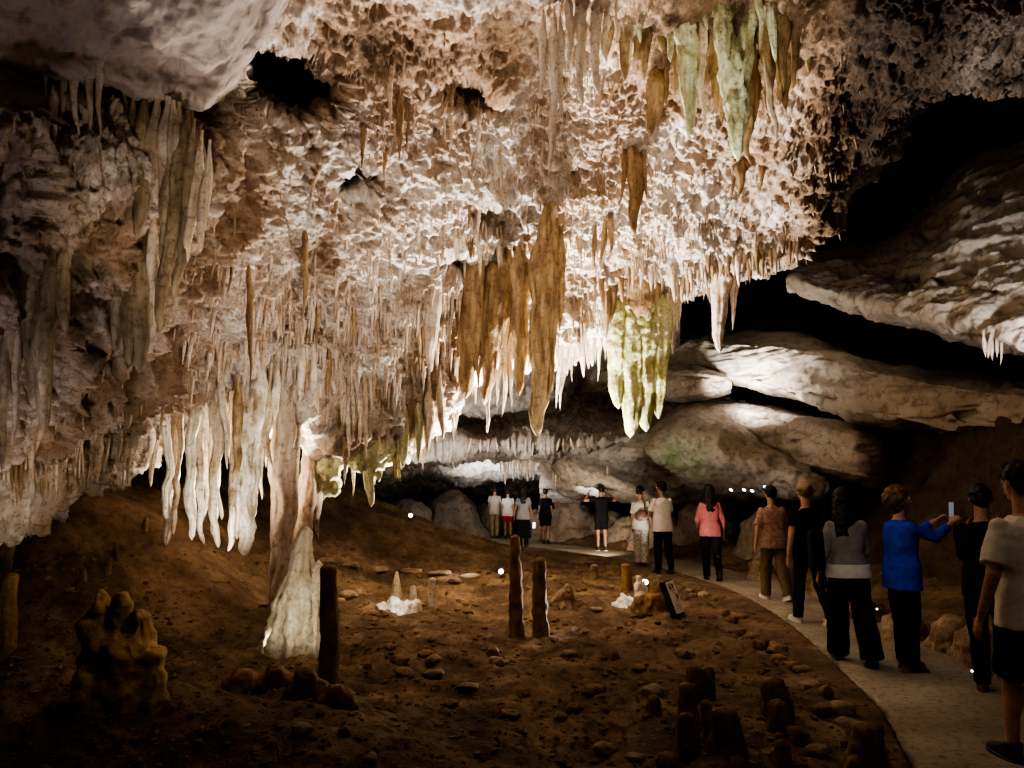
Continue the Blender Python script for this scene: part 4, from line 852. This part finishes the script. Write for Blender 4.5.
# bright stump and dark pillar beside the column
x, y, z = gpt(297, 655)
def zz(py): return up_h(300, py, y)
s = y/FOC
K = dict(seg=52, ring=.014, flute=.34, knob=.22, fq=2.7, wob=.03)
place('flowstone_stump', [strand((x-.02,y,z-.2), (x+.02,y+.03,zz(526)), .25, seed=3., prof=([0,.12,.45,.7,.86,.96,1],[1.05,1,.74,.44,.30,.2,.03]), **K),
   strand((x+.16,y-.03,z-.2), (x+.19,y,zz(560)), .13, seed=9., prof=([0,.2,.7,.93,1],[1.1,1,.75,.42,.03]), **K), strand((x-.17,y-.02,z-.2), (x-.10,y,zz(585)), .11, seed=14., prof=([0,.2,.7,.93,1],[1.1,1,.75,.4,.03]), **K)], M_stump, (x, y, z),
   'broad fluted cream flowstone stump lit brightly in front of the tall column', 'stalagmite')
smite(329, 682, 563, 17, M_bank, 'dark brown pillar stalagmite standing right against the cream stump', lean=-3, blunt=.7, knob=.18)
for i, (px, py, w, h) in enumerate([(275,690,30,30),(305,700,34,36),(335,706,30,24),(243,690,36,18)]):
    x, y, z = gpt(px, py); s = y/FOC
    blob('boulder', 'dark boulder at the foot of the cream stump, '+ordw(i)+' of four from the mud trough', 'rock', [(x,y,z-.1,z+h*s*.5,w*s*.5,w*s*.34),(x+w*s*.3,y+.05,z-.1,z+h*s*.3,w*s*.36,w*s*.28),(x-w*s*.25,y,z-.1,z+h*s*.2,w*s*.34,w*s*.25)], M_bank, .02, .05, 7)
# amber stalagmite mass on the near bank
x, y, z = gpt(112, 702); s = y/FOC
def q(px, py): return up_h(px, py, y)
blob('stalagmite_cluster', 'amber many-knobbed stalagmite mass on the shadowed near bank', 'stalagmite',
     [(x,y,z-.2,q(0,655),36*s,26*s),(x-20*s,y,z-.2,q(0,628),15*s,13*s),(x-19*s,y,q(0,640),q(0,596),8*s,7*s),(x-23*s,y+.05,q(0,620),q(0,606),9*s,7*s),(x+2*s,y,z,q(0,600),9*s,8*s),(x+3*s,y-.02,z,q(0,650),18*s,14*s),(x+22*s,y,z,q(0,622),14*s,11*s),(x+20*s,y,z,q(0,616),8*s,8*s),(x+32*s,y,z-.1,q(0,660),14*s,11*s),(x+40*s,y,z-.2,q(0,682),16*s,12*s),(x-14*s,y-.1,z-.2,q(0,676),20*s,14*s)], rock('amber_stalagmite', (.52,.36,.17), (.40,.26,.11), (.22,.13,.05), 2.5, .7, .3, .5, 14, .03), .014, .05, 7)
for i, (px, base, top, w) in enumerate([(6,652,572,15),(2,600,540,13)]):
    smite(px, base, top, w, M_bank, ('slim' if i else 'bulb-topped')+' brown stalagmite at the frame edge on the bank', blunt=.75, knob=.2)
for i, (px, base, top, w) in enumerate([(116,556,541,5),(107,574,557,6),(85,579,568,6),(144,528,518,6)]):
    smite(px, base, top, w, M_bank, 'tiny upright stub on the dark bank, '+ordw(i)+' of four down the slope', group='tiny stubs on the bank', blunt=.6)
# near stalagmites by the path
NS = [(693,704,656,16),(708,700,658,14),(689,722,672,15),(688,756,701,20),(727,752,696,24),(672,775,747,16),(737,778,750,16),(776,716,668,25),(779,730,692,15),(781,765,732,16),(870,775,710,30),(853,778,748,14),(712,745,690,14),(655,712,690,12),(800,742,722,20)]
for i, (px, base, top, w) in enumerate(NS):
    smite(px, base, top+.18*(base-top), w*1.25, M_bank, 'stubby dark stalagmite of the near group beside the path, '+ordw(i)+' of fifteen', group='near stubby stalagmites', blunt=.45+.08*(i%3), p=.6, knob=.4)
# loose stones
def stone(px, py, w, h, mat, label, group, yy=None):
    x, y, z = gpt(px, py); s = y/FOC; rg = random.Random(px*7+py)
    bm = bmesh.new(); bmesh.ops.create_icosphere(bm, subdivisions=3, radius=1)
    me = from_bm('stone', bm); n = len(me.vertices); c = np.empty(n*3, np.float32); me.vertices.foreach_get('co', c); c = c.reshape(-1, 3)
    c *= (1+.35*fbm(c*1.3+px*.13, 3))[:, None]; c = np.sign(c)*np.abs(c)**.85; c *= np.array([w*s/2, w*s/2*rg.uniform(.7,1.1), h*s/2]); me.vertices.foreach_set('co', c.ravel()); me.update()
    o = link('stone', me, mat, None, (x, y, z+h*s*.18)); o.rotation_euler = (0, 0, rg.uniform(0, 6)); return tag(o, label, 'stone', group)
rg = random.Random(3)
for i in range(26):
    t = i/25; px = 700+190*t+rg.uniform(-8,4); py = 583+165*t**1.25+rg.uniform(-6,6)
    stone(px-14, py+6, rg.uniform(8,22)*(.5+t), rg.uniform(6,14)*(.5+t), rg.choice([M_stone,M_bank]), 'rough stone edging the mud along the curved path, '+ordw(i)+' from the far end', 'stones along the path edge')
for i in range(30):
    px = rg.uniform(300, 860); py = rg.uniform(640, 765)
    if px > 780 and py < 700: px -= 200
    stone(px, py, rg.uniform(8,24), rg.uniform(5,13), rg.choice([M_stone,M_bank,M_bank]), 'loose stone lying on the near mud floor, '+ordw(i)+' of thirty', 'loose stones on the mud')
for i, (px, py, w, h) in enumerate([(690,592,8,5),(420,606,10,5),(348,596,22,7),(330,604,26,9),(362,594,16,7),(560,600,10,6),(596,610,14,4),(470,578,24,6),(440,574,20,5),(410,572,22,5),(380,570,18,5),(350,566,20,5),(325,562,22,6),(455,582,14,5)]):
    stone(px, py, w, h, M_stone, 'flat pale stone in the strip below the mud mound, '+ordw(i)+' of fourteen', 'flat stones in mid floor')
def rubble(n, seed):
    r2 = np.random.default_rng(seed); base = bmesh.new(); bmesh.ops.create_icosphere(base, subdivisions=1, radius=1); base.verts.ensure_lookup_table()
    v0 = np.array([v.co[:] for v in base.verts]); f0 = np.array([[v.index for v in f.verts] for f in base.faces]); base.free()
    V, F, o = [], [], 0
    while len(V) < n:
        px = r2.uniform(-20, 900); py = 545+225*r2.random()**.8
        h = fhit(px, py)
        if h is None or h.y > 20: continue
        pd, _ = path_dist(np.array([h.x]), np.array([h.y]))
        if pd[0] < .66: continue
        s = h.y*(.0008+.0042*r2.random()**2.5)*(1.0 if h.y > 5 else 1.2); v = v0*(1+.35*r2.normal(size=(len(v0),1)))*s*np.array([1.2,1,.65])
        a = r2.uniform(0, 6.28); c_, s_ = math.cos(a), math.sin(a)
        v = np.stack([v[:,0]*c_-v[:,1]*s_, v[:,0]*s_+v[:,1]*c_, v[:,2]], -1)+np.array([h.x, h.y, h.z]); V.append(v); F.append(f0+o); o += len(v)
    return np.concatenate(V), np.concatenate(F)
V, F = rubble(3500, 4)
tag(link('rubble', mesh_np('rubble', V, F, False), M_rubble), 'small crumbs of mud and stone strewn over the cave floor', 'rubble', None, 'stuff')
# rocks behind the visitors
for i, caps in enumerate([[(1.9,23.5,-.2,.5,1.3,.7),(2.9,23.0,-.2,.2,1.0,.7),(.9,24.0,-.2,.3,.9,.6)],[(3.9,20.6,-.2,.4,1.1,.7),(4.9,19.6,-.2,.6,1.0,.7),(3.2,21.4,-.2,.2,.9,.6)],[(5.6,16.6,-.2,.5,.9,.6),(5.3,15.0,-.2,.2,.8,.5)],[(-2.0,25.5,-.2,.6,1.5,.9),(-3.4,24.5,-.2,.5,1.3,.8),(-.8,27.5,-.2,.3,1.0,.7)]]):
    blob('boulder', 'large rounded boulder bank behind the '+['visitor raising both hands','sling-bag visitor','salmon-shirted visitor','far huddle of visitors'][i], 'rock', caps, M_boulder, .06, .16, 1.6)
for i, (px, d, w) in enumerate([(865,8.4,.28),(915,7.9,.34),(835,9.6,.25),(800,11.6,.3),(935,7.5,.3),(985,6.6,.35),(742,13.8,.4)]):
    x = gx_(px, d)+.25; blob('boulder', 'brown stone on the wall side of the path, '+ordw(i)+' of seven', 'rock', [(x,d,-.1,.12,w,w*.6),(x+w*.8,d+.1,-.1,.06,w*.7,w*.5)], M_stone, .025, .06, 5, 'stones on the wall side of the path')
# ------------------------------------------------------------------ trail marker and lamps
SIGN_K = plain('black_sign_board', (.012,.012,.013), .45); SIGN_W = plain('cream_sign_face', (.62,.56,.50), .6); SIGN_I = plain('sign_ink', (.06,.035,.03), .6); RED_I = plain('dark_red_ink', (.28,.05,.04), .6)
x, y, z = gpt(684, 618); sg = prop('trail_sign', 'small tilted black post sign with a narrow cream face beside the dark boulder', 'sign', (x-.02, y, z-.02), (R(-14), R(-20), R(-12)))
boxpart('post', (.17,.09,.50), SIGN_K, sg, (-.035,.05,.25), .012)
fc = boxpart('sign_face', (.105,.012,.40), SIGN_W, sg, (.01,-.004,.28), .01)
bm = bmesh.new()
def glyph(bm, pts, w=.009, oy=-.012):
    for a, b in zip(pts[:-1], pts[1:]): tcap(bm, (a[0]+.01, oy, a[1]+.28), (b[0]+.01, oy, b[1]+.28), w, w, .25, None, seg=6)
glyph(bm, [(-.022,.155),(.0,.165),(.022,.15),(.016,.118),(-.014,.105),(-.024,.13),(-.006,.142)]); glyph(bm, [(-.02,.085),(.004,.078),(.026,.088)])
link('lettering', from_bm('lettering', bm), SIGN_I, fc)
bm = bmesh.new(); glyph(bm, [(.014,.045),(.030,.02),(.030,-.02),(.012,-.05)], .012); link('symbol', from_bm('symbol', bm), RED_I, fc)
bm = bmesh.new()
for r in range(3):
    for c in range(2): glyph(bm, [(-.022+c*.026,-.095-r*.022),(-.006+c*.026,-.095-r*.022)], .007)
link('small_print', from_bm('small_print', bm), SIGN_I, fc)
LAMP_B = plain('lamp_housing', (.02,.02,.02), .5, .4)
def lamp(loc, to, label, col, em, r=.05):
    o = prop('floodlight', label, 'lamp', loc); o.rotation_euler = (Vector(to)-Vector(loc)).to_track_quat('Z', 'Y').to_euler()
    bm = bmesh.new(); ringfaces(bm, [[Vector((a*math.cos(t), a*math.sin(t), h)) for t in (2*PI*i/20 for i in range(20))] for a, h in [(r*.45,-r*1.9),(r*.8,-r*1.6),(r*.95,-r*.3),(r*1.15,0),(r*1.15,r*.15),(r*1.0,r*.15),(r*.98,r*.02)]])
    link('housing', from_bm('housing', bm), LAMP_B, o)
    bm = bmesh.new(); ringfaces(bm, [[Vector((a*math.cos(t), a*math.sin(t), h)) for t in (2*PI*i/20 for i in range(20))] for a, h in [(r*.96,r*.03),(r*.9,r*.1),(r*.5,r*.16),(r*.1,r*.18)]])
    link('lens', from_bm('lens', bm), plain('lamp_lens', col, .2, 0, em, col), o)
    bm = bmesh.new(); tube(bm, [(r*1.2,0,-r*.6),(r*1.4,0,-r*1.4),(r*.9,0,-r*2.3),(-r*.9,0,-r*2.3),(-r*1.4,0,-r*1.4),(-r*1.2,0,-r*.6)], r*.12); link('bracket', from_bm('bracket', bm), LAMP_B, o)
    return o
x, y, z = gpt(501, 577); lamp((x,y-.05,z+.10), (x-.3,y-2,1.2), 'small blue-white floodlight shining on the mud behind the twin stalagmites', (.75,.88,1), 14, .045)
x, y, z = gpt(411, 519); lamp((x,y-.1,z+.08), (x+.2,y-2,z+.9), 'small white floodlight on top of the mud mound', (1,.92,.75), 9, .045)
x, y, z = gpt(647, 596); lamp((x,y+.15,z+.18), (x-.2,y-2,2.0), 'bright floodlight perched on the white rock above the dark boulder', (.95,1,.85), 12, .05)
for i, (px, py, d) in enumerate([(731,490,14.3),(744,490,14.2),(752,491,14.15),(765,487,14.1)]):
    p = at(px, py, d); lamp(tuple(p), tuple(p+np.array([.1,-.6,.6])), 'tiny white lamp on the rock shelf above the salmon-shirted visitor, '+ordw(i)+' of four', (1,.95,.9), 6, .035)
for i, (px, py, d) in enumerate([(861,604,8.1),(869,607,8.0),(877,609,7.9),(840,606,8.3),(972,671,6.2)]):
    p = at(px, py, d); lamp(tuple(p), (p[0]-1,p[1]-3,1.0), 'tiny glowing glint low along the wall side of the path, '+ordw(i)+' of five', (1,.9,.82), 3, .010)  # glowing lenses put in for glints, built like the lamps
# ------------------------------------------------------------------ lights, camera
def spot(loc, to, energy, col, angle=90, blend=.6, size=.12):
    l = bpy.data.lights.new('lamp', 'SPOT'); l.energy = energy; l.color = col; l.spot_size = math.radians(angle); l.spot_blend = blend; l.shadow_soft_size = size
    o = bpy.data.objects.new('lamp', l); C.objects.link(o); o.location = loc
    o.rotation_euler = (Vector(to)-Vector(loc)).to_track_quat('-Z', 'Y').to_euler(); return o
def point(loc, energy, col, size=.1):
    l = bpy.data.lights.new('lamp', 'POINT'); l.energy = energy; l.color = col; l.shadow_soft_size = size
    o = bpy.data.objects.new('lamp', l); C.objects.link(o); o.location = loc; return o
WARM = (1, .86, .68); NEUT = (1, .97, .94); COOL = (.86, .92, 1)
def A(px, py, Y): return tuple(at(px, py, Y))
spot((.5,11.2,.3), A(570,250,10.2), 4700, NEUT, 100, .9)
spot((.9,8.4,.3), A(600,150,8.8), 260, NEUT, 100, .9)
spot((.6,13.2,.5), A(570,330,11.9), 2000, (1,.93,.80), 110, .8)
spot((-1.3,11.6,.5), A(400,380,10.4), 1700, (1,.92,.78), 100, .8)
spot((-3.2,10.4,1.0), A(235,410,9.2), 1300, (1,.94,.84), 90, .7)
spot((-2.0,6.6,.3), A(300,590,7.5), 40, (1,.95,.82), 80, .6)
spot((-1.1,7.0,.3), A(330,190,8.2), 520, (1,.93,.86), 80, 1)
spot((.9,5.2,.2), A(722,70,6.8), 1300, (1,.97,.82), 26, .6)
spot((-3.2,3.6,.5), A(60,110,5.4), 110, (.95,.86,.95), 110, 1)
spot((-3.3,5.2,.6), A(80,440,6.9), 55, (1,.88,.74), 110, 1)
spot(A(722,402,16.0), A(775,356,16.4), 330, NEUT, 150, .8)
spot((3.0,12.4,.2), A(770,400,16), 70, NEUT, 60, .9)
spot((5.7,8.0,2.6), A(1010,270,9.6), 330, (.92,.92,1), 80, .9)
spot((2.3,15.0,.3), A(690,455,15.8), 110, NEUT, 100, .9)
spot((-.9,21.5,.6), A(505,460,22.5), 600, COOL, 120, .9)
spot((-1.0,15.6,1.2), A(500,432,18.5), 420, NEUT, 120, .9)
spot((1.15,9.6,.25), A(530,590,8.4), 110, (1,.92,.8), 60, .7)
spot((2.2,17.6,.4), A(580,515,21), 300, (1,.85,.68), 100, .9)
spot((-1.0,4.0,1.9), A(110,645,5.0), 20, (1,.8,.5), 60, .9)  # added light on the amber mass, no source stands here
spot((1.9,4.6,2.6), A(900,560,6.8), 60, (1,.9,.8), 60, .9)  # added light for the visitor in blue, without a fixture
point((-.6,6.8,3.4), 30, (1,.72,.45), .4)  # added overhead fill for the mud floor, no fixture
spot((2.0,20.6,.9), A(592,472,21.4), 90, COOL, 60, .7)
spot((-2.2,17.0,1.6), A(425,455,20), 90, COOL, 70, .8)
point((1.8,8.6,3.6), 48, (1,.75,.5), .4)  # second added overhead fill, nothing hangs there
spot((-2.9,8.1,.5), A(215,440,9), 110, (1,.95,.86), 75, .8)
spot((-1.5,3.4,.8), A(168,215,5.7), 280, (1,.88,.72), 30, .8)  # added to brighten the flowstone fan, no fixture there
point((2.2,12.4,2.9), 14, NEUT, .2)  # added fill to lift the white t-shirt by the sling bag
def near(px, py, dx, dy, dz): q = gpt(px, py); return (q[0]+dx, q[1]+dy, q[2]+dz), q
for px, py, d, e, c in [(395,608,(.15,-.45,.25),5,NEUT),(622,604,(.12,-.3,.25),2.5,NEUT),(561,600,(-.35,-.1,.2),6,(1,.9,.6)),(300,652,(-.35,-.25,.15),4,(1,.95,.85))]:
    a_, b_ = near(px, py, *d); spot(a_, (b_[0], b_[1], b_[2]+.1), e, c, 100, .7, .03)
a_, b_ = near(498, 577, 0, 0, .3); spot(a_, (b_[0]-2.2, b_[1]-.1, b_[2]), 40, (1,.95,.85), 60, .8, .03)
point((.3,1.0,3.2), 17, (1,.75,.5), .3)  # added dim fill from the camera side onto the near stalagmites
point((3.0,3.0,3.4), 22, (1,.8,.6), .4)  # added fill above the nearest visitor, unseen and without a fixture
w = bpy.data.worlds.new('world'); bpy.context.scene.world = w; w.use_nodes = True
w.node_tree.nodes['Background'].inputs[0].default_value = (.9, .75, .6, 1); w.node_tree.nodes['Background'].inputs[1].default_value = .004
cam = bpy.data.cameras.new('camera'); co = bpy.data.objects.new('camera', cam); C.objects.link(co)
co.location = (0, 0, EYE); co.rotation_euler = (PI/2+PITCH, 0, 0); cam.sensor_width = 36; cam.lens = FOC/1024*36; cam.clip_end = 200
sc = bpy.context.scene; sc.camera = co
sc.view_settings.view_transform = 'AgX'; sc.view_settings.look = 'AgX - High Contrast'; sc.view_settings.exposure = 0
sc.cycles.use_denoising = True; sc.cycles.max_bounces = 6; sc.cycles.diffuse_bounces = 3
